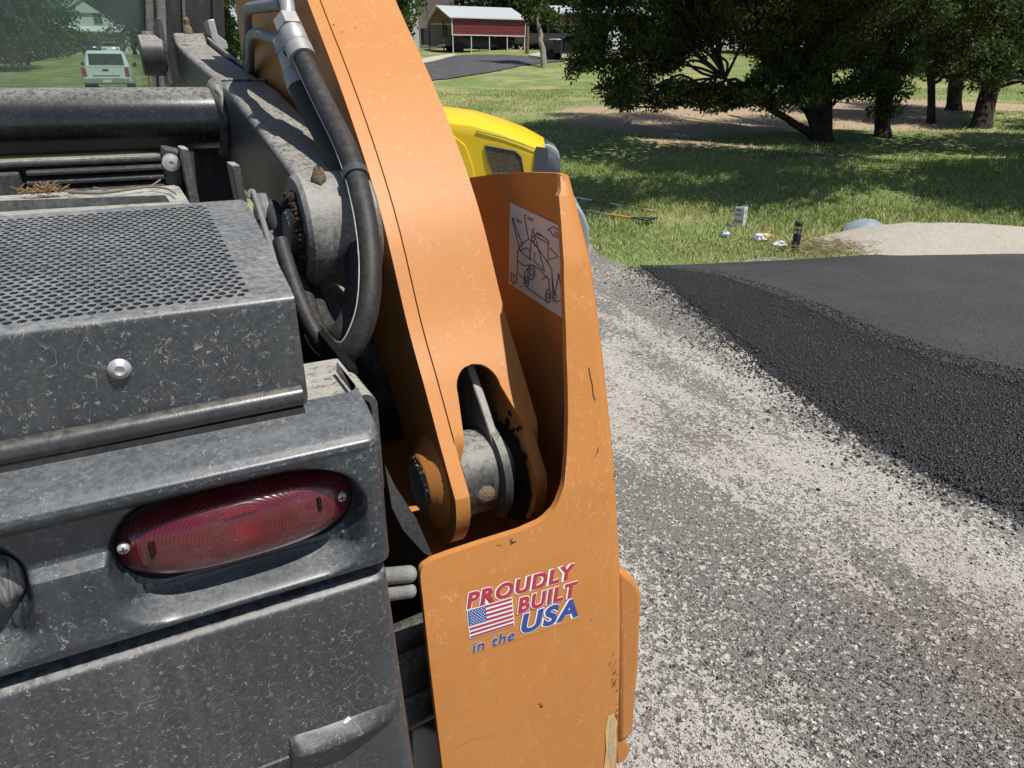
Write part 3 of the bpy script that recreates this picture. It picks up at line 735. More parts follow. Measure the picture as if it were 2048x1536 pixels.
# cover plate on the rear edges, with the U notch
Pz = np.array([p[1] for p in Lyz])[::-1]; Py = np.array([p[0] for p in Lyz])[::-1]
def ay(z): return float(np.interp(z, Pz, Py))
def on_arm(u, v, off):
    d = ray(u, v); t = 0.5
    for _ in range(80):
        p = EYE + d * t; t += (ay(p[2]) - off - p[1]) / d[1] * 0.6
    return EYE + d * t
CT = 0.0028
zb_l = on_arm(924, 915, CT)[2]; zb_r = on_arm(1085, 882, CT)[2]
nt = on_arm(958, 730, CT); nl = on_arm(916, 790, CT); nr = on_arm(1000, 768, CT); nrl = on_arm(1062, 885, CT); nll = on_arm(924, 915, CT)
print('notch', nt, nl, nr, nrl, nll, zb_l, zb_r)
def cover():
    b = MB(); x0, x1 = AL + 0.0175, AR + 0.0005
    zs = np.concatenate([[1.985, 1.97, 1.95], np.linspace(1.93, nt[2] + 0.001, 50)])
    def col(z, xa, xb, n=8):
        o = []
        for k in range(n + 1):
            o.append((xa + (xb - xa) * k / n, z))
        return o
    def norm(z):
        d = 0.004; t = np.array([ay(z + d) - ay(z - d), 2 * d]); t /= np.linalg.norm(t); return (-t[1], t[0])
    def strip(cols, cap=True):
        m = len(cols); n = len(cols[0]); A = []; B = []
        for c in cols:
            for x, z in c:
                ny, nz_ = norm(z); A.append((x, ay(z) + ny * CT, z + nz_ * CT)); B.append((x, ay(z) - ny * 0.001, z - nz_ * 0.001))
        F1 = [(i * n + k, i * n + k + 1, (i + 1) * n + k + 1, (i + 1) * n + k) for i in range(m - 1) for k in range(n - 1)]
        N0 = m * n; F = [f for f in F1] + [tuple(i + N0 for i in f[::-1]) for f in F1]
        for k in (0, n - 1): F += [(i * n + k, (i + 1) * n + k, N0 + (i + 1) * n + k, N0 + i * n + k) for i in range(m - 1)]
        for i in (0, m - 1): F += [(i * n + k, i * n + k + 1, N0 + i * n + k + 1, N0 + i * n + k) for k in range(n - 1)]
        b.add(A + B, F)
    strip([col(z, x0, x1) for z in zs])
    cx = (nl[0] + nr[0]) / 2; w = (nr[0] - nl[0]) / 2; hgt = nt[2] - nl[2]
    zz = np.linspace(nt[2] + 0.001, nl[2], 14)
    L = [(x0, cx - w * math.sqrt(max(0, 1 - ((z - nl[2]) / (hgt + 0.001)) ** 2)), z) for z in zz] + [(x0, nl[0] + (nll[0] - nl[0]) * f, nl[2] + (nll[2] - nl[2]) * f) for f in np.linspace(0.1, 1, 10)]
    strip([[(a + (c - a) * k / 4, z) for k in range(5)] for a, c, z in L])
    Rr = [(cx + w * math.sqrt(max(0, 1 - ((z - nl[2]) / (hgt + 0.001)) ** 2)), x1, z) for z in zz] + [(nr[0] + (nrl[0] - nr[0]) * f, x1, nl[2] + (zb_r - nl[2]) * f) for f in np.linspace(0.1, 1, 10)]
    strip([[(a + (c - a) * k / 4, z) for k in range(5)] for a, c, z in Rr])
    return b
cv = cover().build('arm_cover_plate', M['orange'], la, 35, fix=True)
# inner closing plate so that the notch looks into a dark box
MB().yzprism([(y + 0.10, z - 0.05) for y, z in Lyz if z > 1.32] + [(y + 0.106, z - 0.05) for y, z in Lyz[::-1] if z > 1.32], AL + 0.019, AR - 0.023).build('arm_front_plate', M['orange_in'], la, 30)
# pin boss on the near cheek
MB().lathe((AL, pinY, pinZ), (-1, 0, 0), [(0, .060), (.003, .058), (.009, .044), (.015, .040), (.0165, .036), (.013, .030), (.010, .029), (.010, 0)], 40).build('pin_boss', M['orange'], la, 40)
MB().lathe((AL - .007, pinY, pinZ), (-1, 0, 0), [(0, .030), (.010, .030), (.012, .027), (.010, .022), (.0105, 0)], 28).build('pivot_pin', M['dullzinc'], la, 40)
gm = MB()
for k in range(26):
    t = 2 * math.pi * k / 26; r = .031 + random.uniform(-.003, .003); p = (AL - .0155, pinY + r * math.cos(t), pinZ + r * math.sin(t))
    gm.lathe(p, (random.random(), random.random(), random.random()), [(-.003, 0), (-.001, random.uniform(.002, .005)), (.002, .003), (.003, 0)], 6)
gm.build('dried_grease_ring', M['mud'], la, 0)
# bushing between the cheeks: chassis hub on the pin
MB().lathe((AL + .022, pinY, pinZ), (1, 0, 0), [(0, .030), (0.002, .056), (.010, .058), (.012, .053), (.048, .053), (.050, .064), (.059, .066), (.061, .060), (.062, .036), (.098, .034)], 48).build('pivot_hub', M['link'], LD, 40)
MB().lathe((AR - .0285, pinY, pinZ - .012), (1, 0, 0), [(0, .040), (.001, .064), (.004, .066), (.0045, .030)], 40).build('grease_pad', M['grease'], LD, 40)
hb = MB().yzprism([(pinY + .03, pinZ - .058), (pinY - .045, pinZ + .035), (pinY + .000, pinZ + .085), (pinY + .045, pinZ + .13), (pinY + .14, pinZ + .14), (pinY + .16, pinZ - .06)], AL + .070, AL + .081)
hb.build('hub_web', M['plate'], LD, 30, 0.002)
MB().box((AL + .022, pinY + .06, pinZ + .125), (AR - .03, pinY + .14, pinZ + .14)).build('hub_stay', M['plate'], LD, 0, 0.002)
MB().lathe((AL + .050, pinY - .051, pinZ - .004), (0, -1, 0.05), [(-.004, .014), (.001, .0135), (.004, .010), (.0055, .006), (.006, .0)], 9).build('grease_plug', M['mud'], LD, 25)
# grease streaks on the far cheek
gs = MB()
for k in range(420):
    y, z = pinY + random.gauss(.000, .022), pinZ + random.gauss(-.015, .030)
    s = random.uniform(.002, .006); gs.lathe((AR - .0228, y, z), (-1, random.uniform(-.3, .3), random.uniform(-.3, .3)), [(0, s), (.0008, s * .7), (.001 + .002 * random.random(), 0)], 6)
gs.build('grease_smear', M['grease'], la, 0, fix=False)['kind'] = 'stuff'

# ---- rear lift link: bent box section with boss, side flange, cross tube
LXa, LXb = 0.170, 0.252
topo = yz([(343, 62), (349, 84), (372, 108), (437, 163), (456, 180), (520, 262), (575, 335), (592, 362)], LXa)
boss = on_x(600, 462, LXa); bY, bZ, bR = boss[1], boss[2], 0.066
botl = yz([(556, 500), (500, 405), (452, 318), (420, 262), (388, 205), (362, 160), (350, 120)], LXa)
print('boss', boss, 'link', topo[0], topo[-1])
arc = []
t0 = math.atan2(topo[-1][1] - bZ, topo[-1][0] - bY); t1 = math.atan2(botl[0][1] - bZ, botl[0][0] - bY)
if t1 < t0: t1 += 2 * math.pi
arc = [(bY + bR * math.cos(t), bZ + bR * math.sin(t)) for t in np.linspace(t0 + .15, t1 - .15, 16)]
lk = MB().yzprism(topo + arc + botl, LXa, LXb).build('lift_link', M['link'], LD, 60, 0.019, 6)
MB().lathe((LXa - .004, bY, bZ), (1, 0, 0), [(0, .030), (.001, bR - .004), (.006, bR + .001), (LXb - LXa + .002, bR + .001), (LXb - LXa + .006, bR - .004), (LXb - LXa + .007, .02)], 48).build('link_boss', M['boss'], lk, 40)
MB().lathe((LXa - .012, bY, bZ), (1, 0, 0), [(-.004, .0), (-.004, .024), (.0, .027), (.012, .027)], 32).build('link_pin', M['plate'], lk, 40)
gm = MB()
for k in range(90):
    t = 2 * math.pi * k / 90; r = .040 + random.uniform(-.006, .006); s = random.uniform(.003, .006)
    gm.lathe((LXa - .006, bY + r * math.cos(t), bZ + r * math.sin(t)), (-1, random.gauss(0, .4), random.gauss(0, .4)), [(-.004, s), (.002, s * .9), (.006 + .004 * random.random(), 0)], 6)
gm.build('caked_grease', M['crust'], lk, 0)
flt = yz([(408, 66), (418, 74), (492, 132), (585, 245), (648, 330)], LXb + .012)
flb = [(y, z - 0.055) for y, z in flt[::-1]]
MB().yzprism(flt + flb, LXb + .004, LXb + .012).build('link_side_flange', M['link'], lk, 30, 0.002)
wp = [(LXa + (LXb - LXa) * k / 14, topo[3][0] + .004 + .003 * math.sin(k * 2.1), topo[3][1] + .001 + .001 * math.sin(k * 3)) for k in range(15)]
MB().tube(wp, 0.0048, 8).build('weld_bead', M['link'], lk, 60)
tb = on_x(448, 238, LXa)
TY, TZ, TR = tb[1], tb[2], 0.0535
print('tube', tb)
ct = MB().tube([(x, TY, TZ + (0.0 if x > -.3 else 0)) for x in np.linspace(-1.1, LXa + .002, 12)], TR, 48).build('cross_tube', M['tube'], LD, 60)
wr = [(LXa - .004 + .003 * math.sin(k * 1.7), TY + (TR + .004) * math.cos(k * math.pi / 20), TZ + (TR + .004) * math.sin(k * math.pi / 20)) for k in range(41)]
MB().tube(wr, 0.008, 8).build('weld_collar', M['link'], ct, 60)
MB().lathe((LXa - .010, TY + .01, TZ), (1, 0, 0), [(-.012, TR), (-.004, TR + .012), (.012, TR + .020)], 40).build('tube_gusset', M['link'], ct, 40)
# link head pivot brackets on the cab frame
hb_ = on_x(345, 95, LXa); HYy = hb_[1] - .05
def bx(u0, v0, u1, v1, Y, dep): 
    a, c = on_y(u0, v0, Y), on_y(u1, v1, Y); return (min(a[0], c[0]), Y, min(a[2], c[2])), (max(a[0], c[0]), Y + dep, max(a[2], c[2]))
p = on_y(308, 110, HYy - .1)
MB().lathe((p[0] - .03, HYy - .05, p[2]), (1, 0, 0), [(0, .02), (.001, .046), (.004, .049), (.055, .049), (.06, .044)], 36).build('link_head_bearing', M['link'], LD, 40)
pp = [on_x(u, v, p[0] + .034) for u, v in ((318, 36), (330, 62), (346, 172), (338, 172), (322, 100), (312, 40))]
pp = [on_y(u, v, HYy - .08) for u, v in ((314, 34), (322, 36), (327, 58), (347, 172), (337, 172), (316, 62))]
MB().prism(pp, (0, .14, 0)).build('bearing_plate', M['plate'], LD, 20, .002)
pp = [on_y(u, v, HYy - .02) for u, v in ((415, 40), (428, 38), (436, 70), (453, 82), (456, 98), (440, 98), (424, 78))]
MB().prism(pp, (0, .10, 0)).build('bearing_plate', M['zinc'], LD, 20, .002)
p = on_y(294, 71, HYy - .05); MB().lathe(p - np.array([0, 0, .006]), (0, 0, 1), [(0, .018), (.003, .018), (.003, .013), (.016, .013), (.016, 0)], 6).build('bearing_bolt', M['dullzinc'], LD, 0)
p = on_x(374, 50, LXa + .03); MB().lathe(p, (0, 0, 1), [(-.02, .012), (-.005, .010), (0, .006), (.012, .008), (.018, .004), (.019, 0)], 10).build('grease_nipple', M['mud'], LD, 40)

# ---- cab: posts, black side panel, louvre panel, ledge, rear window
CY = hb_[1] + .25
M['post'] = dusty('brown_dusty_post', (0.06, 0.05, 0.042), dust=(0.33, 0.28, 0.22), up=.3, film=.55, wisp=.3, rough=.5)
def yprism(pts, Y, dep): return MB().prism([on_y(u, v, Y) for u, v in pts], (0, dep, 0))
cb = yprism([(320, -420), (438, -420), (452, 140), (452, 420), (345, 420), (335, 160)], CY, .9).build('cab_side_panel', M['flat_black'], LD, 0, .004)
yprism([(284, -420), (300, -420), (322, 180), (300, 180), (293, 120)], CY - .05, .04).build('window_post', M['post'], LD, 0, .003)
yprism([(296, -420), (316, -420), (338, 180), (318, 180)], CY - .075, .03).build('window_post', M['post'], LD, 0, .006)
yprism([(352, -420), (358, -420), (372, 60), (366, 60)], CY - .012, .011).build('panel_rib', M['post'], cb, 0)
yprism([(414, -420), (418, -420), (436, 130), (428, 130)], CY - .012, .011).build('panel_rib', M['flat_black'], cb, 0)
kk = N('dusty_tinted_glass')
tr = kk.n('ShaderNodeBsdfTransparent'); tr.inputs[0].default_value = (0.66, 0.75, 0.72, 1)
df = kk.n('ShaderNodeBsdfDiffuse'); df.inputs[0].default_value = (0.24, 0.285, 0.275, 1)
gl = kk.n('ShaderNodeBsdfGlossy'); gl.inputs[0].default_value = (0.8, 0.9, 0.85, 1); gl.inputs['Roughness'].default_value = .03
du = kk.math('ADD', kk.ramp(kk.noise(9, 5, .7), .25, .8, .03, .14), kk.math('MAXIMUM', kk.math('MULTIPLY', kk.wisps(40, .008, 10, .45, .6, .6, kk.scale((1.0, 1, 0.5))), .35), kk.math('MULTIPLY', kk.ramp(kk.vor(150), .1, .2, .35, 0), kk.ramp(kk.noise(20, 2), .5, .65))))
m1 = kk.n('ShaderNodeMixShader'); kk.l(du, m1.inputs[0]); kk.l(tr.outputs[0], m1.inputs[1]); kk.l(df.outputs[0], m1.inputs[2])
m2 = kk.n('ShaderNodeMixShader'); m2.inputs[0].default_value = .035; kk.l(m1.outputs[0], m2.inputs[1]); kk.l(gl.outputs[0], m2.inputs[2])
kk.l(m2.outputs[0], kk.out.inputs['Surface']); M['glass'] = kk.m
q = [on_y(u, v, CY) for u, v in ((-420, -420), (298, -420), (305, 300), (-420, 320))]
MB().prism(q, (0, .006, 0)).build('rear_window', M['glass'], LD, 0)
hl = [on_y(u, v, CY + .6) for u, v in ((160, -2), (200, 24), (250, 50), (300, 62), (300, -420), (120, -420), (120, -30))]  # dark panel added behind the upper right corner of the window
MB().prism(hl, (0, .03, 0)).build('dark_window_panel', M['flat_black'], LD, 0)
LY = 1.08
lv0, lv1 = on_y(-300, 405, LY), on_y(362, 300, LY)
lz0, lz1 = on_y(180, 388, LY)[2], on_y(180, 318, LY)[2]
lb = MB().box((-0.95, LY + .03, lz0 - .05), (lv1[0] - .012, LY + .04, lz1 - .001)).build('louvre_panel', M['flat_black'], LD, 0)
for k, v in enumerate((334, 353, 372)):
    p0_, p1_ = on_y(40, v + 12, LY), on_y(330, v, LY); zc = (p0_[2] + p1_[2]) / 2
    sl = [(LY, zc - .010), (LY + .004, zc - .012), (LY + .03, zc + .004), (LY + .026, zc + .006)]
    MB().yzprism([(LY - .002, zc), (LY + .001, zc - .004), (LY + .03, zc + .006), (LY + .027, zc + .009)], p0_[0] + .006, p1_[0]).build('louvre_slat', M['lip'], lb, 0, .001)
MB().box((-0.95, LY - .004, lz0 - .03), (on_y(42, 360, LY)[0], LY + .028, lz1 - .012)).build('louvre_frame', M['flat_black'], lb, 0, .003)
MB().box((-0.95, LY + .004, lz1 - .007), (lv1[0] - .025, LY + .03, lz1 + .001)).build('louvre_frame', M['link'], lb, 0, .003)
bk = yprism([(322, 292), (362, 300), (372, 395), (338, 395), (326, 350)], LY + .004, .03).build('louvre_bracket', M['flat_black'], LD, 0, .004)
p = on_y(342, 325, LY); MB().lathe(p, (0, -1, 0), [(-.004, .011), (.003, .011), (.004, .007), (.008, .007), (.009, .003), (.006, .002), (.006, 0)], 20).build('bracket_bolt', M['zinc'], bk, 40)
yprism([(360, 296), (378, 298), (400, 408), (380, 412)], LY - .03, .05).build('hinge_strap', M['plate'], LD, 0, .002)
yprism([(375, 180), (470, 180), (480, 430), (398, 430)], TY + .06, .2).build('valve_cover', M['flat_black'], LD, 0, .003)
yprism([(462, 330), (480, 330), (496, 408), (478, 408)], LY - .02, .05).build('hinge_strap', M['plate'], LD, 0, .002)
lg = MB().box((-0.95, HY1 + .004, HZ1 - .022), (on_y(375, 398, .95)[0], LY + .06, HZ1 - .012)).build('hood_ledge', M['plate'], LD, 0, .002)
yprism([(-20, 425), (-20, 402), (330, 390), (340, 404), (200, 412)], HY1 + .03, .004).build('screen_strip', M['plate'], LD, 0)

# ---- hydraulic lines
def path(p, n=7): return catmull([at_t(*q) for q in p], n)
h1 = path([(588, 72, .93), (603, 110, .915), (628, 165, .895), (655, 220, .87), (685, 280, .84), (708, 340, .815), (728, 420, .79), (739, 500, .775), (740, 570, .765), (732, 630, .76), (712, 682, .76), (690, 705, .765), (664, 700, .78), (640, 680, .80), (622, 640, .82), (606, 590, .85), (588, 530, .88), (566, 470, .90), (540, 415, .93)])
hz1 = MB().tube(h1, 0.0125, 18).build('hydraulic_hose', M['rubber'], LD, 60)
h2 = path([(585, 110, .955), (596, 160, .95), (616, 210, .93), (645, 262, .905), (672, 318, .88), (694, 380, .86), (708, 450, .845), (716, 530, .83), (714, 590, .82), (702, 640, .815), (684, 668, .815), (664, 666, .83), (645, 645, .845), (625, 600, .87), (604, 550, .90), (578, 490, .93), (552, 435, .96)])
hz2 = MB().tube(h2, 0.0150, 18).build('hydraulic_hose', M['rubber'], LD, 60)
h3 = path([(560, 480, .80), (585, 560, .79), (612, 630, .78), (640, 680, .775), (668, 712, .78), (700, 735, .80)])
MB().tube(h3, 0.0085, 14).build('hydraulic_hose', M['rubber'], LD, 60)
st_ = []
for i, p in enumerate(h1[:-32]):
    t = h1[min(i + 1, len(h1) - 1)] - h1[max(0, i - 1)]; t /= np.linalg.norm(t); v = EYE - p; s = np.cross(t, v); s /= np.linalg.norm(s)
    side = -s if np.dot(s, R2) > 0 else s
    w = side * .93 + v / np.linalg.norm(v) * .36
    w -= t * np.dot(w, t); w /= np.linalg.norm(w); st_.append(p + w * .0123)
MB().tube(st_[3:], .0011, 6).build('hose_stripe', M['stripe'], hz1, 60)
i0 = 36; c = h1[i0]; ax = h1[i0 + 1] - h1[i0 - 1]
MB().lathe(c, ax, [(-.005, .0127), (-.005, .0152), (.005, .0152), (.005, .0127)], 32).build('hose_clip', M['strap'], hz1, 40)
def fitting(a, bq, r, hexr, par):
    a, bq = np.array(a), np.array(bq); d = bq - a; L = np.linalg.norm(d)
    f = MB().lathe(a, d, [(0, r * .75), (.0, hexr), (L * .28, hexr), (L * .28, r * .8)], 6).build('hex_nut', M['dullzinc'], par, 0, .0008)
    MB().lathe(a + d * .28, d, [(0, r * .85), (L * .04, r), (L * .36, r * 1.02), (L * .40, r * .9), (L * .44, r * 1.05), (L * .72, r * 1.05), (L * .72, r * .8)], 24).build('crimp_sleeve', M['dullzinc'], par, 40)
fitting(at_t(574, 42, .935), at_t(606, 118, .913), .0165, .0185, hz1)
fitting(at_t(572, 80, .965), at_t(602, 178, .947), .0165, .0180, hz2)
e1 = path([(556, -40, .95), (566, -15, .945), (574, 8, .94), (576, 28, .936), (578, 50, .932)])
MB().tube(e1, .0095, 14).build('elbow_pipe', M['dullzinc'], hz1, 60)
MB().tube(path([(495, 60, 1.25), (493, 34, 1.16), (497, 19, 1.11), (512, 15, 1.08), (540, 12, 1.03), (566, 8, .95)]), .0085, 14).build('steel_pipe', M['pipe'], LD, 60)
MB().tube(path([(489, 200, 1.95), (491, 150, 1.72), (493, 100, 1.45), (495, 58, 1.245)]), .0085, 14).build('steel_pipe', M['pipe'], LD, 60)
MB().tube(path([(500, 210, 1.75), (501, 150, 1.45), (500, 95, 1.2), (504, 71, 1.12), (520, 68, 1.07), (548, 78, 1.01), (574, 88, .97)]), .0080, 14).build('steel_pipe', M['pipe'], LD, 60)
# quick couplers beside the hood
for (u, v, t, r) in ((528, 430, .92, .011), (548, 505, .90, .012)):
    a = at_t(u - 8, v - 40, t); d = at_t(u + 10, v + 50, t) - a
    MB().lathe(a, d, [(0, r * .8), (.01, r * .9), (.02, r * 1.15), (.034, r * 1.15), (.034, r * .9), (.06, r * .95), (.09, r * .8)], 8).build('hose_coupler', M['pipe'], LD, 0)
hook = path([(498, 396, .84), (500, 386, .84), (506, 384, .84), (511, 398, .835), (522, 430, .82), (534, 470, .80), (548, 520, .775), (560, 560, .755), (577, 585, .72)])
MB().tube(hook, .0035, 8).build('hood_prop', M['pipe'], LD, 60)
# hydraulic cylinder low behind the hose loop
MB().tube([at_t(630, 590, 1.25), at_t(800, 770, 1.05)], .040, 28).build('lift_cylinder', M['link'], LD, 60)
MB().tube([at_t(612, 560, 1.0), at_t(690, 745, .92)], .012, 12).build('steel_pipe', M['pipe'], LD, 60)
MB().box((0.10, 0.70, 1.0), (0.104, 1.2, 1.43)).build('engine_side_sheet', M['flat_black'], LD, 0)

# ---- fender box and rear tyre beyond the guard
fb = [(u, v) for u, v in ((1238, 1140), (1262, 1150), (1279, 1168), (1286, 1190), (1280, 1330), (1268, 1470), (1238, 1490))]
yprism(fb, .588, .26).build('fender_step', M['orange'], LD, 40, .008, 3)
yprism([(1232, 1480), (1254, 1478), (1262, 1500), (1250, 1525), (1232, 1530)], .592, .2).build('fender_bracket', M['orange'], LD, 40, .004)
TYR = plain('tyre_rubber', (0.022, 0.022, 0.022), .85, 0, .3, 40)
MB().lathe((0.40 - .30, 1.12, .40), (1, 0, 0), [(0, .20), (0, .36), (.03, .395), (.22, .395), (.25, .36), (.25, .20)], 48).build('rear_tyre', TYR, LD, 40)
MB().box((-1.05, .56, .38), (.14, 2.6, 1.28)).build('chassis', M['flat_black'], LD, 0)

# ---- debris lying on the machine
def debris(name, label, cat, parts):
    t = thing(name, label, cat, parts[0][0], world=True)
    return t
tw = [on_z(u, v, HZ1 - .006) for u, v in ((138, 384), (190, 386), (226, 383), (262, 378), (300, 374), (335, 378), (352, 388))]
b = MB().tube(catmull(tw, 4), [0.0024 * (1 - .6 * i / 24) for i in range(25)], 7)
b.tube([tw[4], tw[4] + np.array([.014, .02, .006])], .0012, 5); b.tube([tw[2], tw[2] + np.array([-.02, .015, .004])], .0012, 5)
tag(b.build('dry_twig', plain('grey_bark_twig', (0.17, 0.14, 0.11), .9, 0, .3, 200)), 'thin dry forked twig lying on the ledge behind the hood screen', 'twig')
b = MB(); c0 = on_z(90, 388, HZ1 - .008)
for k in range(90):
    a = random.uniform(0, 6.28); r = random.uniform(.004, .016); s = c0 + np.array([random.gauss(0, .011), random.gauss(0, .007), random.uniform(0, .006)])
    b.tube([s, s + np.array([r * math.cos(a), r * math.sin(a) * .6, random.uniform(-.002, .010)])], .0007, 4)
tag(b.build('dry_needle_clump', plain('brown_dry_needles', (0.20, 0.125, 0.06), .9, 0, .35, 150), None, 0, fix=False), 'brown clump of dry needles lying on the ledge below the louvres', 'debris')
p = on_x(612, 366, LXa + .045)
def clod(p, r, name, label):
    b = MB(); rings = []
    for i in range(9):
        f = math.pi * i / 8; rings.append([(p[0] + r * .8 * math.sin(f) * math.cos(t) * (1 + .25 * math.sin(3 * t + i)), p[1] + r * .8 * math.sin(f) * math.sin(t) * (1 + .2 * math.cos(2 * t + i * 2)), p[2] + r * 1.35 * math.cos(f) + .003 * math.sin(5 * t)) for t in np.linspace(0, 6.283, 12, endpoint=False)])
    b.loft(rings)
    return tag(b.build(name, M['mud'], None, 50), label, 'mud')
d_ = ray(637, 356); o_ = EYE - np.array([0, bY, bZ]); A_ = d_[1] ** 2 + d_[2] ** 2; B_ = o_[1] * d_[1] + o_[2] * d_[2]; C_ = o_[1] ** 2 + o_[2] ** 2 - (bR + .004) ** 2
pc = EYE + d_ * ((-B_ - math.sqrt(max(0, B_ * B_ - A_ * C_))) / A_); print('clod', pc, B_ * B_ - A_ * C_)
clod(pc, .0095, 'mud_clod', 'small brown lump of dried mud stuck on top of the black lift link')
# ================================================================== ground
def cam_ab(x, y): return x * H2[0] + y * H2[1], x * R2[0] + y * R2[1]
edge_px = [(1100, 470), (1176, 480), (1200, 517), (1240, 527), (1290, 534), (1450, 527), (1690, 514), (2048, 482), (2400, 450)]
EDG = np.array([cam_ab(*on_z(u, v, 0)[:2]) for u, v in edge_px])[:, ::-1]        # (b, a) of the grass edge
EDG = EDG[np.argsort(EDG[:, 0])]
def grass_mask(x, y):
    a, b = cam_ab(x, y)
    e = np.interp(b, EDG[:, 0], EDG[:, 1]) + 0.10 * np.sin(b * 3.1) + 0.06 * np.sin(b * 7.7 + 1)
    e = np.where(b < EDG[0, 0], EDG[0, 1] + (EDG[0, 0] - b) * 0.2, e)
    return np.clip((a - e) / 0.45 + 0.5, 0, 1)
def blob(x, y, px, ra, rb):
    p = hit(*px); a0, b0 = cam_ab(p[0], p[1]); a, b = cam_ab(x, y)
    return np.exp(-(((a - a0) / ra) ** 2 + ((b - b0) / rb) ** 2))
BARE = [((1450, 232), 4.2, 4.0), ((1700, 215), 4.0, 4.0), ((1880, 205), 3.5, 3.5), ((1230, 235), 2.6, 1.5), ((1330, 262), 1.6, 1.6), ((1400, 285), 1.0, 1.6), ((1640, 318), .35, .5), ((1180, 225), 2.0, 1.2), ((1780, 240), 2.0, 2.2)]
def bare_mask(x, y):
    m = np.zeros_like(np.asarray(x, float))
    for px, ra, rb in BARE: m = np.maximum(m, blob(x, y, px, ra, rb))
    return m
rad = np.concatenate([np.linspace(0.05, 5, 40, endpoint=False), np.geomspace(5, 420, 220)])
ang = np.concatenate([np.radians(np.linspace(-50, 50, 400)), np.radians(np.linspace(50, 310, 120))[1:-1]])   # measured from the heading, to the right
Rg, Ag = np.meshgrid(rad, ang, indexing='ij')
gx = Rg * (np.cos(Ag) * H2[0] + np.sin(Ag) * R2[0]); gyy = Rg * (np.cos(Ag) * H2[1] + np.sin(Ag) * R2[1])
gz = tz(gx, gyy)
V = np.stack([gx, gyy, gz], -1).reshape(-1, 3); n1, n2 = Rg.shape
idx = np.arange(n1 * n2).reshape(n1, n2); nx_ = np.roll(idx, -1, 1)
Fc = np.stack([idx[:-1], nx_[:-1], nx_[1:], idx[1:]], -1).reshape(-1, 4)[:, ::-1]
def ground_mat():
    k = N('ground_soil_gravel_grass')
    at = k.n('ShaderNodeAttribute', attribute_name='mask'); s = k.n('ShaderNodeSeparateColor'); k.l(at.outputs['Color'], s.inputs[0])
    st = k.n('ShaderNodeMapping'); k.l(k.co, st.inputs[0]); st.inputs['Rotation'].default_value = (0, 0, math.radians(-12)); st.inputs['Scale'].default_value = (1.0, 0.34, 1)
    st = st.outputs[0]
    # crushed base: pale chips in grey-brown fines with dark tracked-in patches
    v1 = k.vor(95, 'Color'); s1 = k.n('ShaderNodeSeparateColor'); k.l(v1, s1.inputs[0])
    v2 = k.vor(45, 'Color'); s2 = k.n('ShaderNodeSeparateColor'); k.l(v2, s2.inputs[0])
    pale = k.mix(k.noise(1.3, 4, .6), (0.37, 0.345, 0.305), (0.48, 0.455, 0.415))
    dark = k.mix(k.noise(3, 3), (0.070, 0.068, 0.066), (0.135, 0.122, 0.110))
    patch = k.math('ADD', k.math('MULTIPLY', k.noise(0.9, 5, .62, .3, st), .75), k.math('MULTIPLY', k.noise(5, 4, .65, .2, st), .25))
    wear = k.ramp(patch, .38, .60, .14, .92)
    chip = k.math('GREATER_THAN', wear, k.math('ADD', k.math('MULTIPLY', s1.outputs[0], .55), k.math('MULTIPLY', s2.outputs[1], .45)))
    grav = k.mix(chip, pale, dark)
    grav = k.mix(k.math('MULTIPLY', k.math('GREATER_THAN', s1.outputs[1], .93), .8), grav, (0.60, 0.58, 0.54))
    grav = k.mix(k.math('MULTIPLY', k.ramp(k.noise(60, 3, .7), .3, .7), .65), grav, k.mix(.5, pale, dark))
    rust = k.math('MULTIPLY', k.ramp(k.noise(.7, 4, .6, 0, st), .54, .72), .28)
    grav = k.mix(rust, grav, (0.17, 0.105, 0.07))
    soil = k.mix(k.noise(2.2, 5, .65), (0.125, 0.185, 0.052), (0.215, 0.275, 0.095))
    soil = k.mix(k.ramp(k.noise(.55, 4, .6), .40, .68), soil, (0.36, 0.33, 0.155))
    soil = k.mix(k.math('MULTIPLY', k.ramp(k.noise(30, 4, .75), .3, .75), .55), soil, (0.055, 0.075, 0.022))
    bare = k.mix(k.noise(7, 5, .7), (0.23, 0.155, 0.105), (0.45, 0.355, 0.235))
    bare = k.mix(k.math('MULTIPLY', k.ramp(k.noise(24, 4, .7, 1.0, k.scale((1, 3, 1))), .52, .66), .6), bare, (0.52, 0.44, 0.28))
    bm = k.ramp(k.math('ADD', s.outputs[1], k.math('MULTIPLY', k.math('SUBTRACT', k.noise(1.8, 5, .7), .5), 1.0)), .36, .60)
    turf = k.mix(bm, soil, bare)
    gm_ = k.ramp(k.math('ADD', s.outputs[0], k.math('MULTIPLY', k.math('SUBTRACT', k.noise(9, 4, .7), .5), .5)), .4, .6)
    c = k.mix(gm_, grav, turf)
    hgt = k.math('ADD', k.math('MULTIPLY', k.vor(95), .7), k.math('MULTIPLY', k.noise(160, 3, .7), .6))
    k.bump(hgt, .55, .010)
    return k.fin(c, .92, 0, .25)
gr = mesh_np('ground', V, Fc, ground_mat(), None, 60); tag(gr, kind='structure')
ca = gr.data.color_attributes.new('mask', 'FLOAT_COLOR', 'POINT')
mk = np.zeros((len(V), 4), np.float32); mk[:, 0] = grass_mask(V[:, 0], V[:, 1]); mk[:, 1] = bare_mask(V[:, 0], V[:, 1]); mk[:, 3] = 1
ca.data.foreach_set('color', mk.ravel())

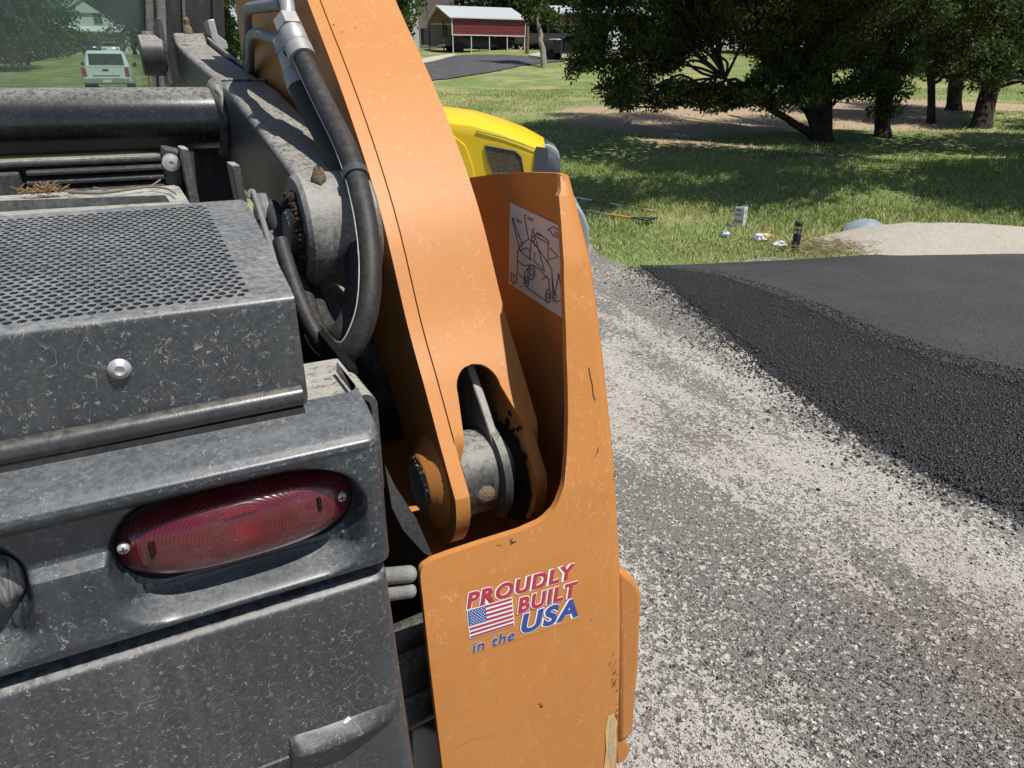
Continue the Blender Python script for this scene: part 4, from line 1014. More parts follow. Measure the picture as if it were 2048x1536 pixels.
# ---- new asphalt: rolled mat with a loose strip along its edge
def asphalt_mat(name, c0, c1, sc, bmp, rough):
    k = N(name)
    v = k.vor(sc, 'Color'); s = k.n('ShaderNodeSeparateColor'); k.l(v, s.inputs[0])
    c = k.mix(s.outputs[0], c0, c1)
    c = k.mix(k.math('MULTIPLY', k.ramp(k.noise(1.2, 4, .6), .4, .7), .4), c, tuple(x * 1.25 for x in c1))
    if bmp < .6:
        du = k.math('MULTIPLY', k.wisps(3.2, .006, 1.1, .50, .60, .3, k.scale((.16, 1.6, 1))), .35)
        c = k.mix(du, c, (.25, .24, .22))
    k.bump(k.math('ADD', k.vor(sc), k.math('MULTIPLY', k.noise(sc * 2, 3), .5)), bmp, .008)
    return k.fin(c, rough, 0, .35)
M['rolled'] = asphalt_mat('rolled_asphalt', (0.027, 0.028, 0.031), (0.062, 0.064, 0.068), 110, .7, .6)
M['loose'] = asphalt_mat('loose_hot_mix', (0.008, 0.008, 0.009), (0.030, 0.031, 0.034), 75, 1.0, .5)
lowpx = [(1282, 534), (1330, 566), (1420, 636), (1500, 700), (1570, 752), (1660, 815), (1780, 893), (1880, 945), (1960, 985), (2060, 1022), (2300, 1120), (2700, 1300)]
toppx = [(1282, 533), (1350, 531), (1450, 527), (1560, 522), (1690, 514), (1800, 508), (1900, 503), (2050, 490), (2300, 478), (2700, 462)]
midpx = [(1300, 536), (1430, 548), (1530, 575), (1640, 615), (1760, 668), (1900, 715), (2060, 752), (2400, 840), (2800, 930)]
def draped(name, low, top, m, z, n=60, kind='structure', skirt=.05):
    L = np.array(catmull([on_z(u, v, 0) for u, v in low], 8)); T = np.array(catmull([on_z(u, v, 0) for u, v in top], 8))
    f = np.linspace(0, 1, n)
    def res(P):
        d = np.concatenate([[0], np.cumsum(np.linalg.norm(np.diff(P, axis=0), axis=1))]); d /= d[-1]
        return np.stack([np.interp(f, d, P[:, i]) for i in range(3)], 1)
    L, T = res(L), res(T)
    L[:, :2] += rng.normal(0, .018, (n, 2))
    g = [-.03, 0.0, .04, .25, .5, .75, 1.0, 1.02]
    rows = []
    for q in g:
        P = L * (1 - q) + T * q; P[:, 2] = z if 0 < q < 1 else (z * .6 if q == 0 or q == 1 else -.01); rows.append(P)
    V = np.stack(rows).reshape(-1, 3); idx = np.arange(len(V)).reshape(len(g), n)
    Fc = np.stack([idx[:-1, :-1], idx[:-1, 1:], idx[1:, 1:], idx[1:, :-1]], -1).reshape(-1, 4)
    return tag(mesh_np(name, V, Fc, m, None, 60), kind=kind), L, T
draped('asphalt_road', lowpx, toppx, M['rolled'], .014)
_, Lm, _ = draped('asphalt_loose_strip', lowpx, midpx, M['loose'], .018)

# ---- loose stones (too many to count): pale chips, dark crumbs, hot-mix grains
def stones(name, P, size, m, flat=.7, label=None):
    n = len(P)
    base = np.array([(1, 0, 0), (-.5, .87, 0), (-.5, -.87, 0), (.3, .2, .8), (-.2, -.3, -.7)], float)
    Fb = np.array([(0, 1, 3), (1, 2, 3), (2, 0, 3), (1, 0, 4), (2, 1, 4), (0, 2, 4)])
    q = rng.normal(size=(n, 5, 3)) * .22 + base[None]
    th = rng.uniform(0, 6.283, n); c, s = np.cos(th), np.sin(th)
    q = np.stack([q[..., 0] * c[:, None] - q[..., 1] * s[:, None], q[..., 0] * s[:, None] + q[..., 1] * c[:, None], q[..., 2] * flat], -1)
    q = q * size[:, None, None] + P[:, None, :]
    Fc = (Fb[None] + (np.arange(n) * 5)[:, None, None]).reshape(-1, 3)
    o = mesh_np(name, q.reshape(-1, 3), Fc, m, None, 0)
    return tag(o, label, None, None, 'stuff')
def inpoly(x, y, poly):
    r = np.zeros(len(x), bool); j = len(poly) - 1
    for i in range(len(poly)):
        xi, yi = poly[i][:2]; xj, yj = poly[j][:2]
        c = ((yi > y) != (yj > y)) & (x < (xj - xi) * (y - yi) / (yj - yi + 1e-12) + xi); r ^= c; j = i
    return r
asph = [on_z(u, v, 0) for u, v in lowpx] + [on_z(u, v, 0) for u, v in toppx[::-1]]
loose = [on_z(u, v, 0) for u, v in [(a_ - 14, b_ + 9) for a_, b_ in lowpx]] + [on_z(u, v, 0) for u, v in [(a_ + 6, b_ - 3) for a_, b_ in midpx][::-1]]
def ground_pts(n, a0=1.1, a1=8.0):
    a = a0 * (a1 / a0) ** rng.uniform(0, 1, n); b = rng.uniform(-.02, 1.25, n) * a + .1
    return a * H2[0] + b * R2[0], a * H2[1] + b * R2[1], a
k = N('pale_chip'); M['pale_chip'] = k.fin(k.mix(k.noise(37, 2), (0.38, 0.35, 0.31), (0.62, 0.59, 0.54)), .9, 0, .2)
k = N('dark_crumb'); M['dark_crumb'] = k.fin(k.mix(k.noise(45, 2), (0.022, 0.022, 0.023), (0.11, 0.105, 0.10)), .7, 0, .3)
k = N('hot_mix_grain'); M['grain'] = k.fin(k.mix(k.noise(70, 2), (0.012, 0.012, 0.013), (0.055, 0.056, 0.060)), .42, 0, .45)
x, y, a = ground_pts(140000); okm = ~inpoly(x, y, asph) & (grass_mask(x, y) < .4)
x, y, a = x[okm], y[okm], a[okm]
nz = np.sin(x * 2.1 + np.sin(y * 1.3)) * np.sin(y * .9 + x * .7) + rng.normal(0, .5, len(x))
P = np.stack([x, y, np.full(len(x), .0015)], 1); pm = nz > -.35
stones('gravel_chips', P[pm], rng.gamma(1.6, .0009, pm.sum()) + .0008 + .0002 * a[pm], M['pale_chip'], label='pale crushed stone chips scattered over the bare ground')
stones('asphalt_crumbs', P[~pm], rng.gamma(1.2, .0011, (~pm).sum()) + .0007 + .0002 * a[~pm], M['dark_crumb'], label='black asphalt crumbs scattered over the pale ground')
x, y, a = ground_pts(190000, 1.6, 8.5); w = inpoly(x, y, loose); x, y, a = x[w], y[w], a[w]
stones('hot_mix_grains', np.stack([x, y, np.full(len(x), .020)], 1), rng.gamma(2.4, .0014, len(x)) + .0026, M['grain'], .9, 'coarse black hot mix grains along the edge of the new asphalt')
x, y, a = ground_pts(60000, 2.0, 8.5); Mm = np.array([on_z(u, v, 0)[:2] for u, v in midpx]); dd = np.min(np.hypot(x[:, None] - np.array(catmull([(*q, 0) for q in Mm], 10))[None, :, 0], y[:, None] - np.array(catmull([(*q, 0) for q in Mm], 10))[None, :, 1]), 1)
w = inpoly(x, y, asph) & ~inpoly(x, y, loose) & (rng.uniform(0, 1, len(x)) < .8 * np.exp(-(dd / .22) ** 2)); x, y = x[w], y[w]
stones('rolled_in_grains', np.stack([x, y, np.full(len(x), .0145)], 1), rng.gamma(3, .0010, len(x)) + .003, M['grain'], .5, 'black grains thinning out over the rolled asphalt')
# crumbs spilling off the edge
i = rng.integers(0, len(Lm), 5000); off = rng.exponential(.10, 5000)
P = Lm[i] + np.stack([-off * .96 + rng.normal(0, .05, 5000), off * .28 + rng.normal(0, .05, 5000), np.full(5000, .004)], 1); P[:, 2] = .004
stones('spilled_grains', P, rng.gamma(3, .0012, 5000) + .003, M['grain'], .9, 'black grains spilled off the ragged asphalt edge')

# ================================================================== grass
def blades(name, x, y, hgt, wid, m, col, lean=.55, label=None):
    n = len(x); z = tz(x, y)
    th = rng.uniform(0, 6.283, n); ln = rng.uniform(.15, 1, n) * lean * hgt; dx, dy = np.cos(th) * ln, np.sin(th) * ln
    ph = rng.uniform(0, 6.283, n); wx, wy = np.cos(ph) * wid / 2, np.sin(ph) * wid / 2
    b0 = np.stack([x - wx, y - wy, z - .01], 1); b1 = np.stack([x + wx, y + wy, z - .01], 1)
    m0 = np.stack([x - wx * .7 + dx * .35, y - wy * .7 + dy * .35, z + hgt * .6], 1); m1 = np.stack([x + wx * .7 + dx * .35, y + wy * .7 + dy * .35, z + hgt * .6], 1)
    t = np.stack([x + dx, y + dy, z + hgt * rng.uniform(.75, 1, n)], 1)
    V = np.stack([b0, b1, m1, m0, t], 1).reshape(-1, 3); o = np.arange(n)[:, None] * 5
    Fc = np.concatenate([o + [[0, 1, 2]], o + [[0, 2, 3]], o + [[3, 2, 4]]], 0)
    ob = mesh_np(name, V, Fc, m, None, 0)
    ca = ob.data.color_attributes.new('tint', 'FLOAT_COLOR', 'POINT')
    C = np.ones((n, 5, 4), np.float32); C[:, :, 0] = col[:, None]; C[:, :, 1] = rng.uniform(0, 1, n)[:, None]; ca.data.foreach_set('color', C.ravel())
    return tag(ob, label, None, None, 'stuff')
k = N('grass_blade'); at = k.n('ShaderNodeAttribute', attribute_name='tint'); s = k.n('ShaderNodeSeparateColor'); k.l(at.outputs['Color'], s.inputs[0])
c = k.mix(s.outputs[1], (0.160, 0.235, 0.052), (0.310, 0.385, 0.120)); c = k.mix(s.outputs[0], c, (0.52, 0.46, 0.25))
k.put(k.b.inputs['Subsurface Weight'], 0.0); M['blade'] = k.fin(c, .55, 0, .3)
def field(n, a0, a1, b0f, b1f):
    a = np.sqrt(rng.uniform(a0 ** 2, a1 ** 2, n)); b = rng.uniform(b0f, b1f, n) * a
    return a * H2[0] + b * R2[0], a * H2[1] + b * R2[1], a, b
x, y, a, b = field(230000, 5.6, 13.5, .02, .80)
dens = grass_mask(x, y) * (1 - .75 * bare_mask(x, y)) * np.clip(.55 + .6 * np.sin(x * 1.7 + 1) * np.sin(y * 2.1) + rng.normal(0, .25, len(x)), .12, 1)
w = (rng.uniform(0, 1, len(x)) < dens) & (grass_mask(x, y) > .45) & ~inpoly(x, y, asph); x, y, a, b = x[w], y[w], a[w], b[w]
dry = (rng.uniform(0, 1, len(x)) < (.16 + .65 * np.exp(-np.maximum(0, a - np.interp(b, EDG[:, 0], EDG[:, 1])) / .8) * .7)).astype(float)
blades('verge_grass', x, y, rng.uniform(.025, .085, len(x)) * np.where(a < 8.2, .62, 1.1), rng.uniform(.005, .010, len(x)), M['blade'], dry * rng.uniform(.4, 1, len(x)), .9, 'uneven green verge grass behind the new asphalt')
x, y, a, b = field(90000, 13, 32, -.12, .78)
w = rng.uniform(0, 1, len(x)) < (1 - .92 * np.clip(bare_mask(x, y) * 1.4, 0, 1)) * np.clip(.5 + .5 * np.sin(x * .7) * np.sin(y * .6 + .5) + rng.normal(0, .2, len(x)), .1, 1)
x, y, a = x[w], y[w], a[w]
blades('lawn_grass', x, y, rng.uniform(.03, .085, len(x)), rng.uniform(.010, .022, len(x)), M['blade'], (rng.uniform(0, 1, len(x)) < .22) * rng.uniform(.3, 1, len(x)), .9, 'mown lawn grass rising under the trees')
x, y, a, b = field(40000, 30, 62, -.62, .30)
w = (rng.uniform(0, 1, len(x)) < .8); x, y = x[w], y[w]
DRV = []                                            # filled below with the driveway outline
# ---- trees
def leaves(C, R, n, size, out=.6, seed_up=.15, aspect=.42):
    """n small leaf quads through the volume of each clump; C (k,3), R (k,3), n (k)"""
    Cn = np.repeat(C, n, 0); Rn = np.repeat(R, n, 0); N_ = len(Cn)
    d = rng.normal(size=(N_, 3)); d /= np.linalg.norm(d, axis=1)[:, None]
    r = rng.uniform(0, 1, N_) ** .42 * (1 + .18 * rng.normal(size=N_))
    P = Cn + d * Rn * r[:, None]
    g = d * out + rng.normal(size=(N_, 3)) * .6; g[:, 2] += seed_up; g /= np.linalg.norm(g, axis=1)[:, None]
    s = np.cross(g, rng.normal(size=(N_, 3))); s /= np.linalg.norm(s, axis=1)[:, None] + 1e-9
    L = size * rng.uniform(.55, 1.35, N_)[:, None]
    V = np.stack([P, P + g * L * .5 + s * L * aspect, P + g * L, P + g * L * .45 - s * L * aspect], 1).reshape(-1, 3)
    Fc = np.arange(N_ * 4).reshape(-1, 4)
    return V, Fc
def leaf_mat(name, a, b, trans=.25):
    k = N(name); v = k.noise(2.6, 4, .7)
    c = k.mix(k.ramp(v, .35, .68), a, b)
    tr = k.n('ShaderNodeBsdfTranslucent'); k.l(c, tr.inputs[0]); m = k.n('ShaderNodeMixShader'); m.inputs[0].default_value = trans
    k.fin(c, .65, 0, .2); k.l(k.b.outputs[0], m.inputs[1]); k.l(tr.outputs[0], m.inputs[2]); k.l(m.outputs[0], k.out.inputs['Surface'])
    return k.m
M['juniper'] = leaf_mat('juniper_foliage', (0.038, 0.058, 0.016), (0.140, 0.180, 0.050), .32)
M['juniper2'] = leaf_mat('juniper_foliage_dark', (0.034, 0.052, 0.015), (0.105, 0.140, 0.040), .32)
M['oak'] = leaf_mat('oak_foliage', (0.040, 0.068, 0.018), (0.10, 0.155, 0.040), .3)
M['far_leaf'] = leaf_mat('far_wood_foliage', (0.022, 0.036, 0.012), (0.060, 0.090, 0.028), .2)
def bark_mat():
    k = N('juniper_bark'); f = k.noise(9, 5, .7, 0, k.scale((3, 3, .45)))
    k.bump(f, .9, .03); return k.fin(k.mix(k.ramp(f, .35, .65), (0.016, 0.013, 0.011), (0.070, 0.054, 0.043)), .9, 0, .15)
M['bark'] = bark_mat()
M['grey_bark'] = plain('grey_bark', (0.21, 0.19, 0.165), .9, 0, .3, 12, .1, .5)
def limb(b, p0, p1, r0, r1, wob=.06, n=7, seg=7):
    p0, p1 = np.array(p0), np.array(p1); L = np.linalg.norm(p1 - p0); P = []
    o = rng.normal(0, wob * L, (n, 3)); o[0] = 0; o[-1] *= .3
    for i in range(n):
        f = i / (n - 1); P.append(p0 * (1 - f) + p1 * f + o[i] * math.sin(math.pi * f) + np.array([0, 0, .10 * L * math.sin(math.pi * f)]))
    b.tube(catmull(P, 3), [r0 + (r1 - r0) * k / (3 * (n - 1)) for k in range(3 * (n - 1) + 1)], seg)
def tree(name, label, base, stems, clumps, mat, size, per, bark='bark', group=None, branch=.05, aspect=.42, twigs=0):
    """stems: list of (top xyz, base radius, top radius); clumps: (x,y,z,rx,ry,rz) world"""
    base = np.array(base, float); t = thing(name, label, 'tree', base, group=group, world=True)
    for top, r0, r1 in stems:
        b = MB(); top = np.array(top, float); n = 9; P = []; w = rng.normal(0, .05, (n, 2)) * np.linalg.norm(top - base) * .25
        for i in range(n):
            f = i / (n - 1); q = base * (1 - f) + top * f; q[:2] += w[i] * math.sin(math.pi * f); P.append(q)
        P[0] = P[0] - np.array([0, 0, .15])
        rr = [(r0 * (1.35 if i == 0 else 1.0 + .25 * max(0, .15 - i / 24))) * (1 - i / 24) + r1 * i / 24 for i in range(25)]
        b.tube(catmull(P, 3), rr, 12)
        # slight fluting
        b.v = [(x + .04 * r0 * math.sin(z * 17 + x * 30), y + .04 * r0 * math.cos(z * 13 + y * 30), z) for x, y, z in b.v]
        b.build('trunk', M[bark], t, 60)
    C = np.array(clumps, float)
    if branch:
        b = MB()
        for ci, c in enumerate(C):
            if ci % 3: continue
            tp, r0, r1 = stems[int(np.argmin([np.linalg.norm(np.array(s[0])[:2] - c[:2]) for s in stems]))]
            tp = np.array(tp); f = np.clip((c[2] - base[2]) / max(tp[2] - base[2], .1) - .12, .12, .95); s0 = base * (1 - f) + tp * f
            limb(b, s0, c[:3], branch * (1.1 - .5 * f), .012, .05)
            for q in range(twigs):
                e = c[:3] + rng.normal(size=3) * c[3:] * np.array([1.0, 1.0, .7]); limb(b, c[:3] * .6 + s0 * .4, e - np.array([0, 0, abs(rng.normal()) * .15]), .014, .004, .08, 5, 4)
        b.build('branches', M[bark], t, 60, fix=False)['kind'] = 'stuff'
    n = np.maximum(60, (per * (C[:, 3] * C[:, 4] + C[:, 3] * C[:, 5] + C[:, 4] * C[:, 5]) / 3)).astype(int)
    V, Fc = leaves(C[:, :3] - base, C[:, 3:], n, size, aspect=aspect)
    o = mesh_np('crown', V, Fc, M[mat], t, 0)
    return t
def cl(u, v, t, ru, rv=None, rd=None):
    """clump whose middle lies on the sight line u,v at distance t; radii given in picture units at that distance"""
    p = at_t(u, v, t); s = t / FPX; rv = rv or ru; rd = rd or ru
    return (p[0], p[1], p[2], ru * s, rd * s, rv * s)
def subclumps(lst, k=3, f=.62):
    o = []
    for c in lst:
        for _ in range(k):
            d = rng.normal(size=3); d /= np.linalg.norm(d); o.append((c[0] + d[0] * c[3] * .6, c[1] + d[1] * c[4] * .6, c[2] + d[2] * c[5] * .6, c[3] * f * rng.uniform(.7, 1.1), c[4] * f, c[5] * f * rng.uniform(.6, 1.0)))
    return o
def T0(u, v): p = hit(u, v); return p, float((p - EYE) @ FW)
# big spreading juniper
b1, t1_ = T0(1645, 282); print('juniper', b1, t1_)
J1 = [cl(1190, 60, t1_ - 1.0, 58), cl(1165, 120, t1_ - 1.2, 40), cl(1235, 150, t1_ - 1.2, 62, 48), cl(1290, 195, t1_ - 1.0, 58, 32), cl(1215, 5, t1_ - .6, 70), cl(1300, 70, t1_ - .6, 80, 60), cl(1350, 5, t1_ - .4, 85), cl(1290, 130, t1_ - .5, 60, 45),
      cl(1370, 60, t1_ - .2, 65, 42), cl(1450, 30, t1_ - .4, 85, 55), cl(1340, 185, t1_ - .9, 52, 34), cl(1400, 180, t1_ - .6, 55, 32), cl(1455, 185, t1_ - .5, 55, 30), cl(1515, 60, t1_ - .6, 75, 50), cl(1530, 175, t1_ - .4, 55, 42), cl(1590, 120, t1_ - .3, 60, 60),
      cl(1590, 30, t1_ - .4, 80), cl(1600, 185, t1_ - .6, 45, 30), cl(1640, 150, t1_ - .5, 60, 50), cl(1680, 90, t1_ - .3, 75, 60), cl(1690, 10, t1_ - .2, 85), cl(1545, 118, t1_ + .6, 50, 35), cl(1350, 118, t1_ - .3, 40, 24), cl(1710, 165, t1_ - .5, 50, 35), cl(1500, 205, t1_ - .9, 60, 22), cl(1580, 205, t1_ - .9, 55, 24), cl(1420, 205, t1_ - 1.0, 55, 18), cl(1260, 205, t1_ - 1.3, 45, 26), cl(1660, 195, t1_ - .8, 45, 24)]
J1b = [cl(u, v, t1_ + d, 120) for u, v, d in ((1220, -120, -1.2), (1300, -130, -2.2), (1450, -150, -2.6), (1600, -150, -2.8), (1720, -150, -2.4), (1300, -110, -.8), (1450, -120, -.8), (1600, -120, -1.0), (1400, -260, -1.2), (1560, -280, -1.6), (1690, -260, -1.4), (1500, -420, -.6), (1620, -430, -.6), (1340, -240, -2.0), (1800, -170, -2.2), (1900, -170, -2.4), (2000, -170, -2.6))]
st1 = [(at_t(1662, -300, t1_ + .4), .22, .09), (at_t(1440, 150, t1_ - .8), .10, .03), (at_t(1520, 40, t1_ - .4), .13, .05), (at_t(1600, -60, t1_ + .3), .15, .06)]
tree('spreading_juniper', 'large spreading juniper with several stems and low boughs reaching left, nearest the lawn', b1, st1, subclumps(J1, 4) + subclumps(J1b, 2, .75), 'juniper', .105, 5200, twigs=2, aspect=.20)
def juni(uv, lean, r, top, label, clp, mat='juniper2', per=4200, size=.11, dead=0):
    b0, t0 = T0(*uv)
    C = [cl(u, v, t0 + d, ru, rv) for u, v, d, ru, rv in clp]
    return tree('juniper_tree', label, b0, [(at_t(uv[0] + lean, -350, t0 + .3), r, r * .4)], subclumps(C, 3), mat, size, per, group='junipers on the rise', twigs=2, aspect=.20)
juni((1768, 274), 25, .17, 0, 'upright juniper with a ragged dark trunk, right of the spreading juniper', [(1740, 60, 0, 70, 60), (1800, 20, 0, 80, 60), (1790, 110, -.4, 60, 50), (1745, 175, -.6, 50, 32), (1800, 165, -.6, 50, 36), (1770, -80, .2, 110, 80), (1790, -230, .2, 100, 90), (1770, 215, -.7, 30, 22)])
juni((1864, 248), -10, .10, 0, 'slender juniper with a thin pale trunk between two thicker trunks', [(1855, 120, 0, 60, 45), (1880, 60, -.3, 70, 50), (1850, -40, 0, 90, 70), (1860, -180, 0, 80, 80), (1895, 150, -.4, 45, 30)])
juni((1908, 222), 60, .20, 0, 'juniper with a flared dark trunk base, farthest back of the group', [(1930, 110, 0, 65, 45), (1960, 30, 0, 75, 60), (1990, -80, 0, 100, 80), (1900, 70, .5, 60, 50)])
juni((1960, 255), 150, .23, 0, 'leaning juniper with a thick dark trunk near the right edge', [(1960, 130, -.4, 70, 45), (2030, 110, -.4, 80, 50), (2010, 30, 0, 90, 70), (2090, 40, 0, 90, 80), (1960, -30, 0, 90, 70), (2080, -110, 0, 130, 100), (1990, -240, 0, 120, 100), (2110, 160, -.6, 60, 40)])
# juniper whose overhanging crown shades the verge, standing just outside the picture
b0 = np.array([*gxy(11.5, 11.8), 0]); b0[2] = float(tz(b0[0], b0[1]))
C = []
for i in range(120):
    a, b_ = rng.uniform(8.75, 16.2), rng.uniform(2.4, 15.5); zc = rng.uniform(3.6, 6.2) + .12 * (a - 8)
    x_, y_ = gxy(a, b_); C.append((x_, y_, zc, rng.uniform(.6, 1.1), rng.uniform(.6, 1.1), rng.uniform(.4, .7)))
tree('overhanging_juniper', 'tall juniper right of the picture whose crown overhangs the shaded verge', b0, [(b0 + np.array([-.6, 0, 5.2]), .30, .12)], C, 'juniper2', .17, 800, group='junipers on the rise')
# ================================================================== small things on the verge
def rot(o, **k):
    for a, v in k.items(): setattr(o, a, v)
    return o
# gallon can
p = on_z(1478, 456, 0); p[2] = float(tz(p[0], p[1])); print('can', p)
RZ = -HEAD
t = thing('solvent_can', 'white rectangular metal can with a small red mark standing in the grass', 'can', p, RZ + math.radians(-36))
kk = N('printed_white_tin'); c = kk.mix(kk.ramp(kk.noise(30, 3), .45, .7, 0, .35), (0.62, 0.65, 0.68), (0.42, 0.46, 0.50)); M['tin'] = kk.fin(c, .35, .1, .5)
MB().box((-.060, -.055, 0), (.060, .055, .235)).build('can_body', M['tin'], t, 0, .006, 3)
MB().box((-.056, -.051, .235), (.056, .051, .240)).build('can_top', M['dullzinc'], t, 0, .002)
MB().lathe((-.025, 0, .24), (0, 0, 1), [(0, .022), (.02, .022), (.022, .018), (.022, 0)], 18).build('screw_cap', M['ink'], t, 40)
MB().tube(catmull([(-.01, .02, .24), (.0, .02, .262), (.02, .02, .268), (.04, .02, .262), (.048, .02, .24)], 4), .005, 8).build('can_handle', M['ink'], t, 60)
MB().box((-.04, -.0565, .195), (.02, -.0555, .212)).build('red_label', M['red_ink'], t, 0)
for k_, (x0, x1, z) in enumerate(((-.045, .04, .150), (-.045, .02, .138), (-.05, .05, .08), (-.05, .05, .068), (-.05, .03, .056))):
    MB().box((x0, -.0565, z), (x1, -.0555, z + .005)).build('printed_line', M['ink'], t, 0)
for z in (.19, .175, .16, .10):
    MB().box((.0605, -.035, z), (.0615, .035, z + .005)).build('printed_line', M['ink'], t, 0)
# bollard light
p = on_z(1589, 506, 0); t = thing('bollard_light', 'short black cylindrical garden bollard light with an open cage top', 'light', p); t.scale = (1.1, 1.1, 1.18)
MB().lathe((0, 0, 0), (0, 0, 1), [(-.05, .036), (.165, .036), (.167, .032), (.167, 0)], 24).build('post', M['ink'], t, 40)
MB().lathe((0, 0, .235), (0, 0, 1), [(0, .02), (0, .037), (.032, .037), (.038, .030), (.039, 0)], 24).build('cap', M['ink'], t, 40)
for q in range(5):
    an = q * 2 * math.pi / 5; MB().tube([(.032 * math.cos(an), .032 * math.sin(an), .16), (.032 * math.cos(an), .032 * math.sin(an), .237)], .0032, 6).build('cage_bar', M['ink'], t)
MB().lathe((0, 0, .167), (0, 0, 1), [(0, .010), (.03, .010), (.04, .006), (.042, 0)], 12).build('bulb', plain('frosted_bulb', (.5, .5, .47), .3), t, 40)
MB().lathe((0, 0, .198), (0, 0, 1), [(0, .031), (.003, .033), (.006, .031)], 20).build('cage_ring', M['ink'], t, 40)
# litter
def crumple(name, p, r, label, m, flat=.6):
    b = MB(); n = 130; d = rng.normal(size=(n, 3)); d /= np.linalg.norm(d, axis=1)[:, None]
    import bmesh
    bm = bmesh.new()
    for q in d: 
        s_ = rng.uniform(.55, 1.0) * r; bm.verts.new((q[0] * s_, q[1] * s_, max(-.3, q[2]) * s_ * flat + .3 * r * flat))
    bmesh.ops.convex_hull(bm, input=bm.verts[:]); 
    for v in [v for v in bm.verts if not v.link_faces]: bm.verts.remove(v)
    bmesh.ops.subdivide_edges(bm, edges=bm.edges[:], cuts=1)
    for v in bm.verts: v.co *= rng.uniform(.72, 1.12)
    me = bpy.data.meshes.new(name); bm.to_mesh(me); bm.free()
    o = link(name, me, m, None, 0); o.location = p; return tag(o, label, 'litter')
M['film'] = plain('white_plastic_film', (.66, .69, .72), .3, 0, .1, 40, .7)
M['bluefilm'] = plain('pale_blue_plastic', (.42, .52, .60), .3, 0, .15, 40, .7)
M['yellow_wrap'] = plain('yellow_wrapper', (.72, .50, .10), .4, 0, .1, 40)
def gp(u, v, h=0.0): q = on_z(u, v, 0); q[2] = float(tz(q[0], q[1])) + h; return q
crumple('plastic_bottle', gp(1449, 476, .015), .06, 'pale blue crumpled plastic scrap in the grass below the can', M['bluefilm'], 1.0)
w = crumple('snack_wrapper', gp(1520, 482, .015), .10, 'crumpled white and yellow wrapper in the grass left of the bollard', M['film'])
b = MB().box((-.02, -.085, .03), (.06, -.045, .065)); b.build('yellow_patch', M['yellow_wrap'], w, 0, .006)
crumple('plastic_bag', gp(1560, 495, .015), .09, 'small crumpled white plastic bag right beside the bollard light', M['film'], .5)
# tools lying in the grass
def pole(p, q, r, m, name, par): return MB().tube([p, q], r, 10).build(name, m, par, 60)
a, c = gp(1150, 415, .05), gp(1312, 434, .03)
t = thing('paint_striped_pole', 'long thin red and white pole lying in the grass behind the loader guard', 'pole', a, world=True)
M['redpaint'] = plain('faded_red_paint', (.30, .07, .05), .6); M['wood'] = plain('pale_wood_handle', (.50, .36, .16), .6, 0, .2, 30); M['orange_handle'] = plain('orange_plastic', (.55, .22, .05), .5)
for f0, f1, m in ((0, .22, 'white'), (.22, .45, 'redpaint'), (.45, .58, 'white'), (.58, 1, 'wood')):
    pole(a * (1 - f0) + c * f0, a * (1 - f1) + c * f1, .014, M[m], 'pole_section', t)
a, c = gp(1150, 433, .05), gp(1262, 447, .04)
t = thing('scraper', 'long handled scraper with orange grip and flat black blade lying in the grass', 'tool', a, world=True)
pole(a, a * .35 + c * .65, .012, M['dullzinc'], 'handle', t); pole(a * .35 + c * .65, c, .017, M['orange_handle'], 'grip', t)
d = (c - a) / np.linalg.norm(c - a); s_ = np.array([-d[1], d[0], 0]); e = c + d * .30
MB().prism([c + s_ * .03, c - s_ * .03, e - s_ * .13 + [0, 0, .02], e + s_ * .13 + [0, 0, .02]], (0, 0, .012)).build('blade', M['ink'], t, 0, .002)
# sand pile and tarp behind it
mc = gp(1905, 508); 
def mound():
    b = MB(); rings = []; n = 56
    for i in range(16):
        f = i / 15; r = 1 - f; ring = []
        for k_ in range(n):
            th = 2 * math.pi * k_ / n; w_ = 1 + r * (.10 * math.sin(2 * th + .5) + .05 * math.sin(5 * th) + .02 * math.sin(11 * th))
            ex = (1.30 if math.cos(th) < 0 else 2.6); p = R2 * (ex * r * w_ * math.cos(th)) + H2 * (.75 * r * w_ * math.sin(th) + .55)
            ring.append((p[0], p[1], .225 * (1 - r ** 2.0) ** 1.2 * (1 + .08 * r * math.sin(7 * th + 4 * r)) - .02))
        rings.append(ring)
    return b.loft(rings)
kk = N('pale_sand'); c = kk.mix(kk.noise(9, 5, .7), (.36, .335, .285), (.50, .465, .40)); c = kk.mix(kk.math('MULTIPLY', kk.ramp(kk.vor(60), .12, .2, 1, 0), kk.ramp(kk.noise(3, 3), .5, .62)), c, (.05, .05, .05))
kk.bump(kk.noise(22, 5, .75), .9, .03); M['sand'] = kk.fin(c, .95, 0, .15)
t = thing('sand_pile', 'low pale pile of sand beside the far edge of the asphalt', 'sand', mc)
mound().build('sand_heap', M['sand'], t, 60)
bp_ = gp(1758, 480); b = MB(); rings = []
for i in range(9):
    f = i / 8; rings.append([(.32 * math.sin(math.pi * (f * .5 + .0) + math.pi / 2) * math.cos(th) * (1 + .06 * math.sin(4 * th + i)), .24 * math.cos(math.pi * f / 2) * math.sin(th), .22 * math.sin(math.pi * f / 2) * (1 + .05 * math.sin(3 * th)) - .02) for th in np.linspace(0, 6.283, 22, endpoint=False)])
o = b.loft(rings).build('covered_sack', plain('pale_blue_sack', (.22, .27, .31), .55, 0, .15, 12, .3, .3), None, 60); o.location = bp_ + H2 * .35 ; o.rotation_euler = (0, 0, RZ); o.scale = (.85, .8, .8); tag(o, 'rounded pale blue sack lying at the left end of the sand pile', 'sack')
